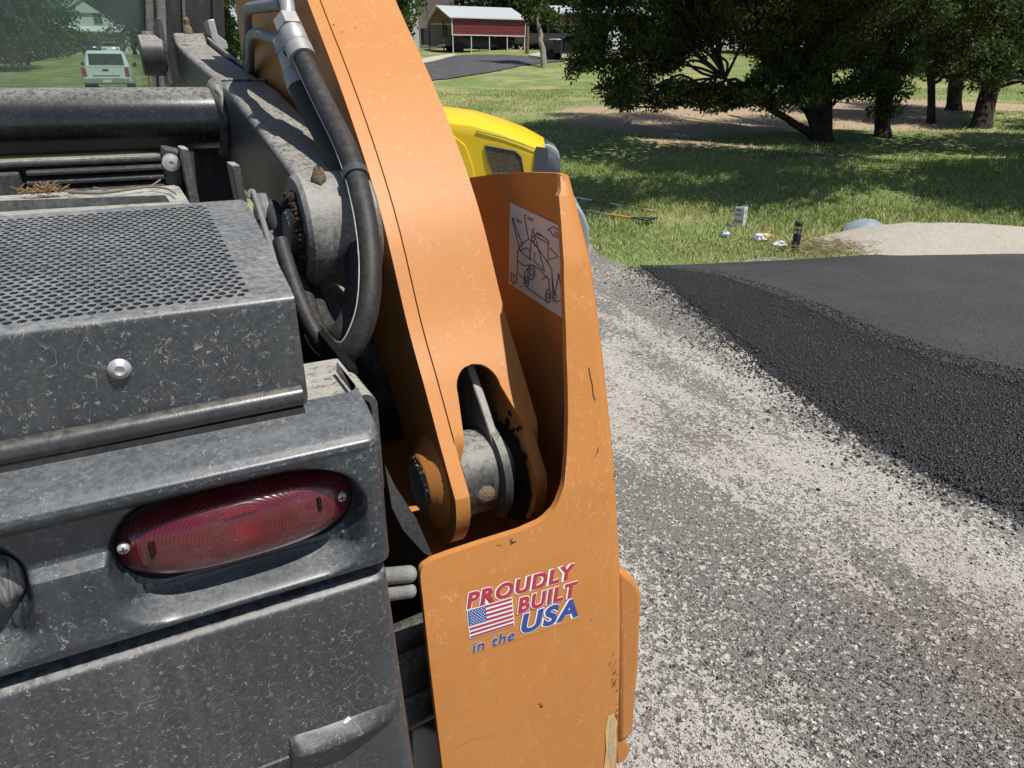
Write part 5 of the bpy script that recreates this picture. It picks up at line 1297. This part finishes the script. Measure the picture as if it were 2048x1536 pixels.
# straw scattered about
i = 1500; a_ = rng.uniform(6.2, 11, i); b_ = rng.uniform(.05, .75, i) * a_; x = a_ * H2[0] + b_ * R2[0]; y = a_ * H2[1] + b_ * R2[1]
w_ = (grass_mask(x, y) > .4) & ~inpoly(x, y, asph); x, y = x[w_], y[w_]
cx, cy = on_z(1650, 503, 0)[:2]; x = np.concatenate([x, cx + rng.normal(0, .28, 900)]); y = np.concatenate([y, cy + rng.normal(0, .16, 900)])
w_ = ~inpoly(x, y, asph); x, y = x[w_], y[w_]; n = len(x); th = rng.uniform(0, 6.283, n); L = rng.uniform(.03, .13, n); z = tz(x, y) + rng.uniform(.01, .09, n)
p0 = np.stack([x, y, z], 1); p1 = p0 + np.stack([np.cos(th) * L, np.sin(th) * L, rng.uniform(-.03, .05, n)], 1); wv = np.array([0, 0, .0022])
V = np.stack([p0 - wv, p1 - wv, p1 + wv, p0 + wv], 1).reshape(-1, 3)
tag(mesh_np('straw', V, np.arange(4 * n).reshape(-1, 4), plain('dry_straw', (.48, .40, .22), .8, 0, .25, 5), None, 0), 'dry straw stalks scattered over the verge', None, None, 'stuff')

# ================================================================== yellow roller behind the loader
M['yellow'] = plain('yellow_machine_paint', (.70, .49, .02), .32, 0, .06, 3, .5)
M['dgrey'] = plain('dark_grey_plastic', (.055, .065, .075), .42, 0, .12, 30)
M['lgrey'] = plain('silver_grey_plastic', (.34, .36, .37), .4, .1, .1, 30)
RA = 6.0
def rp(u, v, da=0.0): 
    d = ray(u, v); tt = (RA + da) / float(d @ H2); return EYE + d * tt
o = rp(1000, 300); o[2] = 0
t = thing('road_roller', 'yellow road roller with sloping hood and grey nose, half hidden behind the loader', 'roller', o, world=True)
# hood: profile of the near side pushed 0.85 m away from us, crowned on top
pt = [(700, 214), (800, 214), (885, 221), (945, 229), (1000, 245), (1050, 264), (1090, 286)]
bt = [(700, 470), (800, 470), (885, 470), (945, 470), (1000, 470), (1050, 470), (1090, 470)]
def hood_sec(u, vt, vb, w=.85):
    top = rp(u, vt); bot = rp(u, vb); s = []
    for da, dz in ((0, 0), (.0, 1.0)): pass
    sh = 26 * RA / FPX
    prof_ = [(.02, bot[2] - top[2]), (.0, -.16), (.0, -sh * 1.1), (.012, -sh * .75), (.10, -.030), (.22, .0), (w / 2, .02), (w - .22, .0), (w - .10, -.03), (w - .012, -sh * .75), (w, -sh * 1.1), (w - .02, bot[2] - top[2])]
    return [(top[0] + H2[0] * (d_ - .10), top[1] + H2[1] * (d_ - .10), top[2] + dz) for d_, dz in prof_]
rings = [hood_sec(u, v, w_) for (u, v), (_, w_) in zip(pt, bt)]
hd_ = MB().loft(rings).build('hood', M['yellow'], t, 40)
# nose: dark side cheek, silver brow, slatted grille
def nose_sec(f):
    u = 1090 + 30 * f; vt = 286 + 26 * f ** 1.3
    return hood_sec(u, vt, 470, .85 - .10 * f)
MB().loft([nose_sec(f) for f in (0.02, .3, .6, .85, 1)]).build('nose', M['dgrey'], t, 40)
nb = [rp(1072, 293, -.115), rp(1096, 296, -.115), rp(1098, 348, -.115), rp(1066, 348, -.115)]
MB().prism(nb, tuple(H2 * .02)).build('nose_cheek', M['dgrey'], t, 0, .004)
br_ = [rp(1084, 288, .02), rp(1100, 290, .02), rp(1117, 302, .02), rp(1121, 322, .02), rp(1108, 324, .02), rp(1100, 312, .02)]
MB().prism(br_, tuple(H2 * .55)).build('nose_brow', M['lgrey'], t, 0, .01)
for k_ in range(5):
    v = 328 + 8 * k_; MB().prism([rp(1098, v, -.02), rp(1120, v - 2, -.02), rp(1121, v + 2, -.02), rp(1098, v + 4, -.02)], tuple(H2 * .6)).build('grille_slat', M['lgrey'], t, 0, .003)
wq = [(970, 291), (1030, 302), (1042, 314), (1048, 347), (986, 347), (976, 320)]
M['mesh'] = None; kk = N('black_wire_mesh'); vv = kk.vor(160); kk.bump(vv, .8, .004); M['mesh'] = kk.fin(kk.mix(kk.ramp(vv, .25, .5), (.19, .14, .025), (.03, .028, .02)), .5)
MB().prism([rp(u, v, -.104) for u, v in wq], tuple(H2 * .03)).build('side_vent', M['mesh'], t, 0, .003)
q_ = [rp(u, v, -.106) for u, v in wq + wq[:1]]
MB().tube(q_, .006, 6).build('vent_frame', M['dgrey'], t)
for L_ in ([(952, 262), (1010, 276), (1072, 298)],):
    MB().tube([rp(u, v, -.106) for u, v in L_], .004, 6).build('panel_gap', M['dgrey'], t)
rc = [(880, 262), (905, 270), (930, 290), (945, 330), (950, 360), (880, 380)]
MB().prism([rp(u, v, -.112) for u, v in rc], tuple(H2 * .02)).build('side_recess', plain('yellow_shadowed_panel', (.70, .47, .02), .4), t, 0, .006)
c0 = rp(1000, 470); c0[2] = .62
b = MB(); e0, e1 = rp(760, 400), rp(1100, 400)
for nm, u0, u1, z0, z1, m in (('chassis', 740, 1100, .45, .72, 'dgrey'),):
    a, c = rp(u0, 400), rp(u1, 400); MB().prism([(a[0], a[1], z0), (c[0], c[1], z0), (c[0], c[1], z1), (a[0], a[1], z1)], tuple(H2 * .75)).build(nm, M[m], t, 0, .02)
for u, r, m, nm in ((1080, .42, 'dullzinc', 'drum'), (790, .42, 'dgrey', 'rear_drum')):
    a = rp(u, 400); MB().lathe((a[0], a[1], r + .002), tuple(H2), [(-.05, .1), (-.05, r - .02), (-.03, r), (.80, r), (.82, r - .02), (.82, .1)], 48).build(nm, M[m], t, 40)

# ================================================================== far yard: driveway, carport, house, vehicles
upx = [(640, 150), (760, 138), (845, 128), (880, 121), (915, 113), (960, 111), (1010, 111), (1050, 114), (1090, 118), (1130, 121)]
lpx = [(640, 190), (760, 178), (860, 163), (900, 159), (940, 152), (980, 146), (1010, 140), (1050, 132), (1090, 127), (1130, 124)]
U_ = np.array([hit(u, v) for u, v in [tuple(q[:2]) for q in catmull([(*p, 0) for p in upx], 5)]]); L_ = np.array([hit(u, v) for u, v in [tuple(q[:2]) for q in catmull([(*p, 0) for p in lpx], 5)]])
g_ = np.linspace(0, 1, 14); V = []
for f in g_: P = U_ * (1 - f) + L_ * f; P[:, 2] = tz(P[:, 0], P[:, 1]) + .05; V.append(P)
V = np.stack(V); idx = np.arange(V.shape[0] * V.shape[1]).reshape(V.shape[:2]); Fc = np.stack([idx[:-1, :-1], idx[:-1, 1:], idx[1:, 1:], idx[1:, :-1]], -1).reshape(-1, 4)
tag(mesh_np('driveway', V.reshape(-1, 3), Fc, asphalt_mat('old_driveway_asphalt', (.050, .050, .052), (.085, .085, .086), 12, .3, .7), None, 60), kind='structure')
def sheet(name, px, m, h=.06, kind='structure'):
    P = [hit(u, v) for u, v in px]; P = [np.array([p[0], p[1], float(tz(p[0], p[1])) + h]) for p in P]
    return tag(MB().prism(P, (0, 0, -.05)).build(name, m, None, 0), kind=kind)
M['concrete'] = plain('pale_concrete', (.42, .38, .33), .9, 0, .1, 2)
sheet('concrete_apron', [(838, 122), (862, 116), (903, 110), (914, 112), (880, 121), (843, 130)], M['concrete'], .08)
sheet('concrete_path', [(1056, 113), (1080, 106), (1118, 103), (1128, 117), (1090, 117)], M['concrete'], .08)
# carport
A0 = 62.0
def ab(u, a): return a * H2 + (u - 1024) / FPX * math.cos(PITCH) * 1.0 * a / math.cos(0) * R2 if False else a * H2 + (u - 1024) / 1545.0 * a * R2
cpn = ab(907, 62.0); cpe = ab(1050, 64.2)
dx_ = cpe - cpn; Lc = float(np.linalg.norm(dx_)); rzc = math.atan2(dx_[1], dx_[0]); gz0 = float(tz(cpn[0], cpn[1]))
print('carport', cpn, Lc, gz0)
gz0 = 3.65
Wc = 7.2; He = 2.45; Hr = 3.55
t = thing('carport', 'metal carport with pale roof and dark red side panel over a parked pickup', 'carport', (cpn[0], cpn[1], gz0), rzc)
def ribbed(name, a, b_): 
    k = N(name); x = k.n('ShaderNodeSeparateXYZ'); k.l(k.co, x.inputs[0]); w = k.math('SINE', k.math('MULTIPLY', x.outputs[2], 26.0)); return k.fin(k.mix(k.ramp(w, .6, 1.0), a, b_), .45)
M['redmetal'] = ribbed('red_ribbed_metal', (.17, .028, .030), (.10, .018, .02)); M['roofw'] = plain('pale_metal_roof', (.48, .52, .53), .4, .1, .06, 3); M['whitem'] = plain('white_metal_trim', (.62, .63, .62), .5)
M['whitepanel'] = plain('white_metal_panel', (.45, .45, .44), .5); M['brownm'] = ribbed('red_brown_gable', (.26, .10, .05), (.2, .07, .04)); M['darkm'] = plain('dark_steel_post', (.04, .035, .035), .6)
rf_n = [(-.15, -.15, He), (Lc + .15, -.15, He), (Lc + .15, Wc / 2, Hr), (-.15, Wc / 2, Hr)]
MB().prism(rf_n, (0, 0, .05)).build('roof_slope', M['roofw'], t, 0); MB().prism([(x, Wc - y, z) for x, y, z in rf_n], (0, 0, .05)).build('roof_slope', M['roofw'], t, 0)
MB().box((0, -.03, He - 1.15), (Lc, 0, He - .03)).build('side_panel', M['redmetal'], t, 0); MB().box((0, Wc, .7), (Lc, Wc + .03, He - .03)).build('side_panel', M['whitepanel'], t, 0)
for lo, hi in (((-.04, -.06, He - 1.2), (.04, -.031, He)), ((Lc - .04, -.06, He - 1.2), (Lc + .04, -.031, He)), ((-.04, -.062, He - 1.22), (Lc + .04, -.032, He - 1.15)), ((-.18, -.2, He - .02), (Lc + .18, -.151, He + .06))):
    MB().box(lo, hi).build('panel_trim', M['whitem'], t, 0)
MB().prism([(-.02, 0, He), (-.02, Wc, He), (-.02, Wc / 2, Hr - .02)], (.03, 0, 0)).build('gable_panel', M['brownm'], t, 0)
MB().prism([(Lc - .01, 0, He), (Lc - .01, Wc, He), (Lc - .01, Wc / 2, Hr - .02)], (.03, 0, 0)).build('gable_panel', M['brownm'], t, 0)
for y0, y1 in ((-.15, Wc / 2), (Wc + .15, Wc / 2)):
    MB().tube([(-.17, y0, He + .01), (-.17, y1, Hr + .02)], .07, 6).build('gable_trim', M['whitem'], t, 40)
for x_ in np.linspace(.05, Lc - .05, 5):
    MB().box((x_ - .03, -.025, -.3), (x_ + .03, .035, He - 1.15)).build('carport_post', M['whitem'], t, 0)
    MB().box((x_ - .04, Wc - .05, -.6), (x_ + .04, Wc - .01, He)).build('carport_post', M['darkm'], t, 0)
MB().box((-.05, 2.4, -.4), (.05, 2.5, He)).build('carport_post', M['darkm'], t, 0)
sl = MB().box((-.1, -.12, -.45), (Lc + .2, Wc + .1, -.02)); sl.build('slab', M['concrete'], t, 0)

# ---- vehicles (local: x forward, y left, z up)
M['tyre'] = TYR; M['glassd'] = plain('dark_vehicle_glass', (.012, .014, .016), .08, 0, .1, 5, .8); M['tail'] = plain('red_tail_lamp', (.35, .02, .02), .25); M['chrome'] = plain('chrome_trim', (.55, .55, .55), .2, .9, .1, 10); M['rim'] = plain('alloy_rim', (.30, .30, .31), .35, .7, .1, 20)
def wheel(par, x_, y_, r=.40):
    w_ = MB().lathe((x_, y_ - .13, r), (0, 1, 0), [(0, r * .6), (.0, r * .92), (.04, r), (.22, r), (.26, r * .92), (.26, r * .6)], 28).build('wheel', M['tyre'], par, 40)
    s_ = 1 if y_ > 0 else -1
    MB().lathe((x_, y_ + s_ * .06, r), (0, s_, 0), [(0, r * .62), (.05, r * .60), (.06, r * .45), (.04, r * .2), (.07, r * .12), (.07, 0)], 20).build('rim', M['rim'], w_, 40)
def pickup(name, label, loc, rz, paint, group=None):
    t = thing(name, label, 'pickup', loc, rz, group)
    W_ = .98
    out_ = [(-2.95, .55), (-2.95, 1.22), (-1.05, 1.24), (-1.0, 1.24), (1.35, 1.20), (2.55, 1.12), (2.85, .98), (2.88, .55), (2.3, .48), (-2.3, .48)]
    rings = []
    for y_, s_ in ((-W_, .97), (-W_ + .06, 1.0), (-.4, 1.0), (.4, 1.0), (W_ - .06, 1.0), (W_, .97)):
        rings.append([(x_ * s_, y_, .85 + (z_ - .85) * s_) for x_, z_ in out_])
    body = MB().loft(rings).build('body', paint, t, 40)
    MB().prism([(-.98, -.9, 1.22), (-.86, -.80, 1.86), (-.70, -.78, 1.93), (.45, -.78, 1.93), (.60, -.80, 1.86), (1.32, -.92, 1.18)], (0, .001, 0)) if False else None
    secs = []
    for z_, xa, xb, w_ in ((1.20, -1.0, 1.38, .95), (1.5, -.96, .95, .90), (1.84, -.88, .58, .80), (1.92, -.74, .42, .72)):
        secs.append([(xa, -w_ + .08, z_), (xa + .1, -w_, z_), (xb - .15, -w_, z_), (xb, -w_ + .2, z_), (xb, w_ - .2, z_), (xb - .15, w_, z_), (xa + .1, w_, z_), (xa, w_ - .08, z_)])
    MB().loft(secs).build('cab', paint, t, 30)
    MB().prism([(-1.005, -.74, 1.30), (-1.005, .74, 1.30), (-.905, .70, 1.78), (-.905, -.70, 1.78)], (-.01, 0, .0)).build('rear_glass', M['glassd'], t, 0)
    MB().prism([(1.32, -.74, 1.28), (1.32, .74, 1.28), (.64, .66, 1.80), (.64, -.66, 1.80)], (.03, 0, .02)).build('windscreen', M['glassd'], t, 0)
    for s_ in (-1, 1):
        for x0, x1 in ((-.80, -.12), (-.04, .78)):
            MB().prism([(x0, s_ * .925, 1.32), (x1, s_ * .925, 1.32), (x1 - (.28 if x1 > .5 else 0), s_ * .845, 1.76), (x0 + .04, s_ * .845, 1.76)], (0, s_ * .012, 0)).build('side_window', M['glassd'], t, 0)
        MB().box((-2.975, s_ * .86 - .085, .80), (-2.93, s_ * .86 + .085, 1.18)).build('tail_light', M['tail'], t, 0, .01)
        MB().box((2.70, s_ * .78 - .16, .86), (2.885, s_ * .78 + .16, 1.02)).build('headlight', M['clear'], t, 0, .02)
        mm = MB().box((.95, s_ * 1.12 - .10, 1.26), (1.06, s_ * 1.12 + .10, 1.46)).build('wing_mirror', M['ink'], t, 0, .03)
        for x_ in (-1.85, 1.9): wheel(t, x_, s_ * .86)
        for x_ in (-1.85, 1.9): MB().lathe((x_, s_ * .965, .44), (0, s_, 0), [(0, .46), (.022, .47), (.024, .42), (.0, .41)], 28).build('wheel_arch', M['ink'], t, 40)
    tg = MB().box((-2.965, -.74, .72), (-2.94, .74, 1.20)).build('tailgate', paint, t, 0, .012)
    MB().box((-2.975, -.72, 1.18), (-2.90, .72, 1.235)).build('gate_cap', paint, t, 0, .01)
    MB().box((-2.975, -.12, 1.02), (-2.962, .12, 1.10)).build('handle', M['ink'], tg, 0)
    MB().box((-2.970, -.55, .80), (-2.962, .55, .84)).build('crease', M['ink'], tg, 0)
    MB().box((-3.10, -.92, .50), (-2.93, .92, .70)).build('rear_bumper', M['chrome'], t, 0, .03)
    MB().box((-3.108, -.17, .55), (-3.10, .17, .66)).build('number_plate', M['white'], t, 0)
    MB().box((2.80, -.92, .45), (3.0, .92, .66)).build('front_bumper', M['chrome'], t, 0, .03)
    return t
M['darkcar'] = plain('charcoal_car_paint', (.030, .033, .042), .22, .2, .1, 3, .6); M['whitecar'] = plain('white_car_paint', (.72, .74, .75), .25, 0, .03, 3, .6)
lc = Matrix.Rotation(rzc, 3, 'Z') @ Vector((2.75, 2.3, 0)); pickup('pickup_truck', 'dark grey pickup parked under the red and white carport', (cpn[0] + lc.x, cpn[1] + lc.y, gz0 - .02), rzc, M['darkcar'])
# utility trailer beyond the carport
tp = ab(1086, 72.0); tz0 = float(tz(tp[0], tp[1])); tp[2] = 1.65 + 72 * (160 - 106) / 1545
t = thing('utility_trailer', 'low dark trailer with two wheels right of the carport', 'trailer', tuple(tp), -HEAD + .1)
MB().box((-2.6, -.9, .55), (1.9, .9, .70)).build('deck', M['darkm'], t, 0, .02)
for s_ in (-1, 1):
    MB().box((-2.6, s_ * .88 - .03, .70), (1.9, s_ * .88 + .03, 1.35)).build('side_rail', M['darkm'], t, 0)
    for x_ in (.45, 1.25): wheel(t, x_, s_ * .98, .36)
    MB().tube(catmull([(-.02, s_ * .98, .45), (.1, s_ * .98, .80), (.85, s_ * .98, .86), (1.6, s_ * .98, .80), (1.72, s_ * .98, .45)], 4), .04, 6).build('mudguard', M['rim'], t, 60)
pp_ = hit(1054, 108); o = MB().tube([(0, 0, -.2), (.03, 0, 2.1)], [.16, .12], 10).build('wooden_post', plain('brown_post_wood', (.19, .10, .06), .9, 0, .25, 8), None, 60); o.location = pp_; tag(o, 'thick brown wooden post at the right end of the carport', 'post')
# second shelter with a car under it
sp_ = ab(1121, 52.0); sz = 1.65 + 52 * (160 - 119) / 1545
t = thing('metal_shelter', 'second metal shelter with dark posts half hidden behind the juniper boughs', 'shelter', (sp_[0], sp_[1], sz), -HEAD + .15)
MB().prism([(-.4, -.3, 2.55), (6, -.3, 2.55), (6, 2.4, 3.2), (-.4, 2.4, 3.2)], (0, 0, .06)).build('roof_slope', M['roofw'], t, 0)
for x_ in (0, 5.5):
    for y_ in (0, 4.5): MB().box((x_ - .05, y_ - .05, -.4), (x_ + .05, y_ + .05, 2.6)).build('shelter_post', M['darkm'], t, 0)
MB().box((-.1, -.03, 2.2), (5.6, .03, 2.54)).build('fascia', M['redmetal'], t, 0)
def car(name, label, loc, rz, paint, group=None):
    t = thing(name, label, 'car', loc, rz, group)
    out_ = [(-2.2, .40), (-2.25, .9), (-1.6, 1.0), (1.0, .98), (2.05, .82), (2.2, .6), (2.15, .38)]
    MB().loft([[(x_ * s_, y_, z_ * (.6 + .4 * s_)) for x_, z_ in out_] for y_, s_ in ((-.9, .96), (-.8, 1), (.8, 1), (.9, .96))]).build('body', paint, t, 40)
    MB().loft([[(xa, -w_, z_), (xb, -w_, z_), (xb, w_, z_), (xa, w_, z_)] for z_, xa, xb, w_ in ((.95, -1.75, 1.05, .84), (1.40, -1.25, .30, .66))]).build('glasshouse', M['glassd'], t, 0)
    MB().loft([[(xa, -w_, z_), (xb, -w_, z_), (xb, w_, z_), (xa, w_, z_)] for z_, xa, xb, w_ in ((1.38, -1.3, .36, .70), (1.46, -1.1, .15, .58))]).build('roof', paint, t, 0)
    for s_ in (-1, 1):
        for x_ in (-1.35, 1.4): wheel(t, x_, s_ * .80, .33)
        MB().box((2.0, s_ * .62 - .18, .62), (2.19, s_ * .62 + .18, .76)).build('headlight', M['clear'], t, 0, .02)
        MB().box((-2.24, s_ * .62 - .18, .70), (-2.18, s_ * .62 + .18, .84)).build('tail_light', M['tail'], t, 0)
    return t
cp_ = ab(1146, 53.0); car('parked_car', 'dark car under the second shelter, half hidden by the juniper boughs', (cp_[0], cp_[1], sz - .1), -HEAD + math.pi * .9, M['darkcar'])
# brick house with white chimney
def brick_mat():
    k = N('grey_brown_brick'); b_ = k.n('ShaderNodeTexBrick'); mp = k.n('ShaderNodeMapping'); k.l(k.co, mp.inputs[0]); mp.inputs['Rotation'].default_value = (math.radians(90), 0, 0); k.l(mp.outputs[0], b_.inputs[0])
    b_.inputs['Scale'].default_value = 2.6; b_.inputs['Color1'].default_value = (.23, .185, .155, 1); b_.inputs['Color2'].default_value = (.11, .09, .08, 1); b_.inputs['Mortar'].default_value = (.30, .28, .25, 1); b_.inputs['Mortar Size'].default_value = .035
    return k.fin(k.mix(k.noise(1.5, 4), b_.outputs[0], (.17, .14, .12)), .9)
hp = ab(850, 84.0); hz_ = 1.65 + 84 * (160 - 92) / 1545; rh = -HEAD
t = thing('brick_house', 'grey brown brick house with a tall white chimney behind the carport', 'house', (hp[0], hp[1], hz_), rh)
MB().box((-9, 0, -1.5), (3.3, 9, 6.5)).build('wall', brick_mat(), t, 0)
MB().prism([(-9.5, -.5, 6.5), (3.8, -.5, 6.5), (3.8, 4.5, 9.5), (-9.5, 4.5, 9.5)], (0, 0, .2)).build('roof', plain('dark_shingle_roof', (.10, .09, .085), .9), t, 0)
ch = MB().prism([(-1.75, -.5, -1.0), (-.45, -.5, -1.0), (-.45, -.5, 2.6), (-.75, -.5, 3.0), (-.75, -.5, 11), (-1.5, -.5, 11), (-1.5, -.5, 3.0), (-1.75, -.5, 2.7)], (0, .495, 0)); ch.build('chimney', M['whitem'], t, 0)
MB().box((.5, -.02, 1.0), (.55, 0.0, 6)).build('downpipe', M['darkm'], t, 0)
o = MB().box((-.5, -.4, -.3), (.05, .4, 1.1)).box((.05, -.4, -.3), (1.0, .4, .35)).build('garden_grill', M['ink'], None, 0); gp_ = ab(858, 76); o.location = (gp_[0], gp_[1], 1.65 + 76 * (160 - 94) / 1545 + .2); tag(o, 'black boxy object on the lawn before the brick house', 'grill')

# ---- trees around the far yard
def blobtree(name, label, base, h, r, n, mat, size, per, group, trunk=.18, lo=.25, bark='bark', flat=1.0):
    base = np.array(base, float); C = []
    for i in range(n):
        f = rng.uniform(lo, 1.0); rr = r * (1.05 - .55 * f ** 2); th = rng.uniform(0, 6.283); q = rr * rng.uniform(.1, .85)
        s = r * rng.uniform(.28, .50); C.append((base[0] + q * math.cos(th), base[1] + q * math.sin(th), base[2] + h * f, s, s, s * .75 * flat))
    return tree(name, label, base, [(base + np.array([rng.normal(0, .1) * r, rng.normal(0, .1) * r, h * .8]), trunk, trunk * .4)], C, mat, size, per, bark, group, branch=trunk * .35)
def gpos(u, a, dz=0.0): p = ab(u, a); return (p[0], p[1], float(tz(p[0], p[1])) + dz)
# young tree by the driveway with a bent grey trunk
b0, t0 = T0(1090, 136)
C = [cl(1065, 20, t0, 34, 28), cl(1085, -10, t0, 45, 35), cl(1105, 25, t0, 30, 26), cl(1070, -50, t0, 50, 40), cl(1110, -50, t0, 45, 40), cl(1050, 5, t0, 25, 22)]
tree('young_oak', 'young tree with a bent grey trunk on the lawn edge by the driveway', b0, [(at_t(1074, 30, t0), .20, .12)], subclumps(C, 3), 'oak', .20, 500, 'grey_bark')
b0, t0 = T0(800, 130)
blobtree('leafy_tree', 'mid green leafy tree between the orange arm and the brick house chimney', gpos(790, 60), 8.5, 2.6, 22, 'oak', .26, 260, 'trees around the far yard', .2, .1)
blobtree('leafy_tree', 'dark leafy tree seen between the cab and the orange arm', gpos(474, 40), 7.5, 2.2, 26, 'oak', .22, 320, 'trees around the far yard', .2, .05)
BGL = ['dark background tree above the left tip of the spreading juniper', 'dark background tree behind the left boughs of the spreading juniper', 'dark background tree behind the middle of the spreading juniper', 'dark background tree left of the stems of the spreading juniper', 'dark background tree behind the stems of the spreading juniper', 'dark background tree behind the upright juniper', 'dark background tree behind the slender juniper', 'dark background tree behind the leaning juniper', 'dark background tree at the right edge behind the junipers']
for i, (u, a, h, r) in enumerate(((960, 88, 16, 5.0), (1030, 84, 15, 5.0), (1100, 86, 15, 5.0), (1170, 80, 14, 4.8), (1010, 100, 20, 6), (900, 104, 22, 6), (1080, 102, 21, 6.5), (1240, 82, 15, 5), (1330, 78, 15, 5), (1430, 70, 14, 5), (1530, 64, 13, 5), (1640, 60, 13, 5), (1760, 52, 12, 5), (1880, 46, 12, 4.6), (2000, 42, 12, 4.6), (2110, 40, 12, 4.6))):
    blobtree('background_tree', ['dense dark tree beyond the carport roof', 'dense dark tree right of the carport roof', 'dense dark tree above the utility trailer', 'dense dark tree behind the second shelter', 'tallest dark tree rising behind the carport', 'tall dark tree behind the brick house', 'tall dark tree rising behind the trailer'][i] if i < 7 else BGL[i - 7],
             gpos(u, a), h, r, 26, 'far_leaf', .36, 110, 'dark trees closing the background', .25, .06)
# ================================================================== what is seen through the cab window
wp_ = ab(222, 35.0); wz = 1.65 - 35 * (188 - 160) / 1545; print('white pickup ground', wz, float(tz(wp_[0], wp_[1])))
dirw = wp_ / np.linalg.norm(wp_); pickup('pickup_truck', 'white pickup seen from behind through the dusty cab window', (wp_[0] + dirw[0] * 2.9, wp_[1] + dirw[1] * 2.9, float(tz(wp_[0], wp_[1]))), math.atan2(dirw[1], dirw[0]) - .05, M['whitecar'])
for u, a, lab, m in ((196, 88, 'dark car in front of the white house, seen through the cab window', 'darkcar'), (234, 88, 'white car in front of the white house, seen through the cab window', 'whitecar')):
    q = gpos(u, a); car('parked_car', lab, q, math.atan2(-q[1], -q[0]), M[m])
q = gpos(208, 104); rzh = math.atan2(q[1], q[0]) - math.pi / 2
t = thing('white_house', 'white gabled house with garage seen through the cab window', 'house', q, rzh)
M['siding'] = plain('white_siding', (.62, .64, .60), .7, 0, .06, 2); M['trim'] = plain('pale_roof_trim', (.5, .52, .5), .7)
MB().box((-2.6, 0, -1), (3.6, 8, 5.2)).build('wall', M['siding'], t, 0)
MB().prism([(-2.9, -.2, 5.0), (2.3, -.2, 5.0), (-.3, -.2, 6.7)], (0, 8.4, 0)).build('gable', M['siding'], t, 0)
MB().prism([(-3.3, -.4, 4.9), (-.3, -.4, 6.75), (-.3, -.4, 7.05), (-3.3, -.4, 5.2)], (0, 8.8, 0)).build('roof', M['trim'], t, 0); MB().prism([(2.8, -.4, 4.9), (-.3, -.4, 6.75), (-.3, -.4, 7.05), (2.8, -.4, 5.2)], (0, 8.8, 0)).build('roof', M['trim'], t, 0)
MB().prism([(-2.8, -1.0, 2.7), (3.8, -1.0, 2.7), (3.8, -.01, 3.3), (-2.8, -.01, 3.3)], (0, 0, .15)).build('porch_roof', M['trim'], t, 0)
MB().box((-2.0, -.05, -.3), (2.8, -.005, 2.3)).build('garage_door', M['whitepanel'], t, 0)
wn_ = MB().box((.2, -.06, 3.7), (1.3, -.005, 5.2)).build('window', M['trim'], t, 0)
for x_ in (.28, .78):
    for z_ in (3.78, 4.48): MB().box((x_, -.075, z_), (x_ + .44, -.062, z_ + .64)).build('pane', M['glassd'], wn_, 0)
for i, (u, a, h, r, lab) in enumerate(((60, 60, 9, 3.4, 'dark tree left of the white house in the cab window'), (110, 66, 6, 2.4, 'bushy tree beside the white house in the cab window'), (-20, 50, 10, 3.6, 'tree at the left edge of the cab window'), (90, 96, 15, 5, 'tall tree rising left of the white house gable'), (280, 90, 12, 4, 'dense tree right of the white house in the cab window'), (200, 125, 22, 7, 'tall tree rising behind the white house'), (330, 70, 12, 4, 'dense tree hidden mostly by the cab post'), (20, 110, 20, 7, 'tall far tree at the left of the cab window'), (400, 80, 14, 5, 'tall tree behind the cab side panel'), (560, 70, 14, 5, 'tall tree behind the orange lift arm'), (680, 80, 16, 6, 'tall tree between the lift arm and the brick house'))):
    blobtree('garden_tree', lab, gpos(u, a), h, r, 22, 'oak' if i % 2 else 'far_leaf', .32, 130, 'trees seen past the cab', .22, .06)
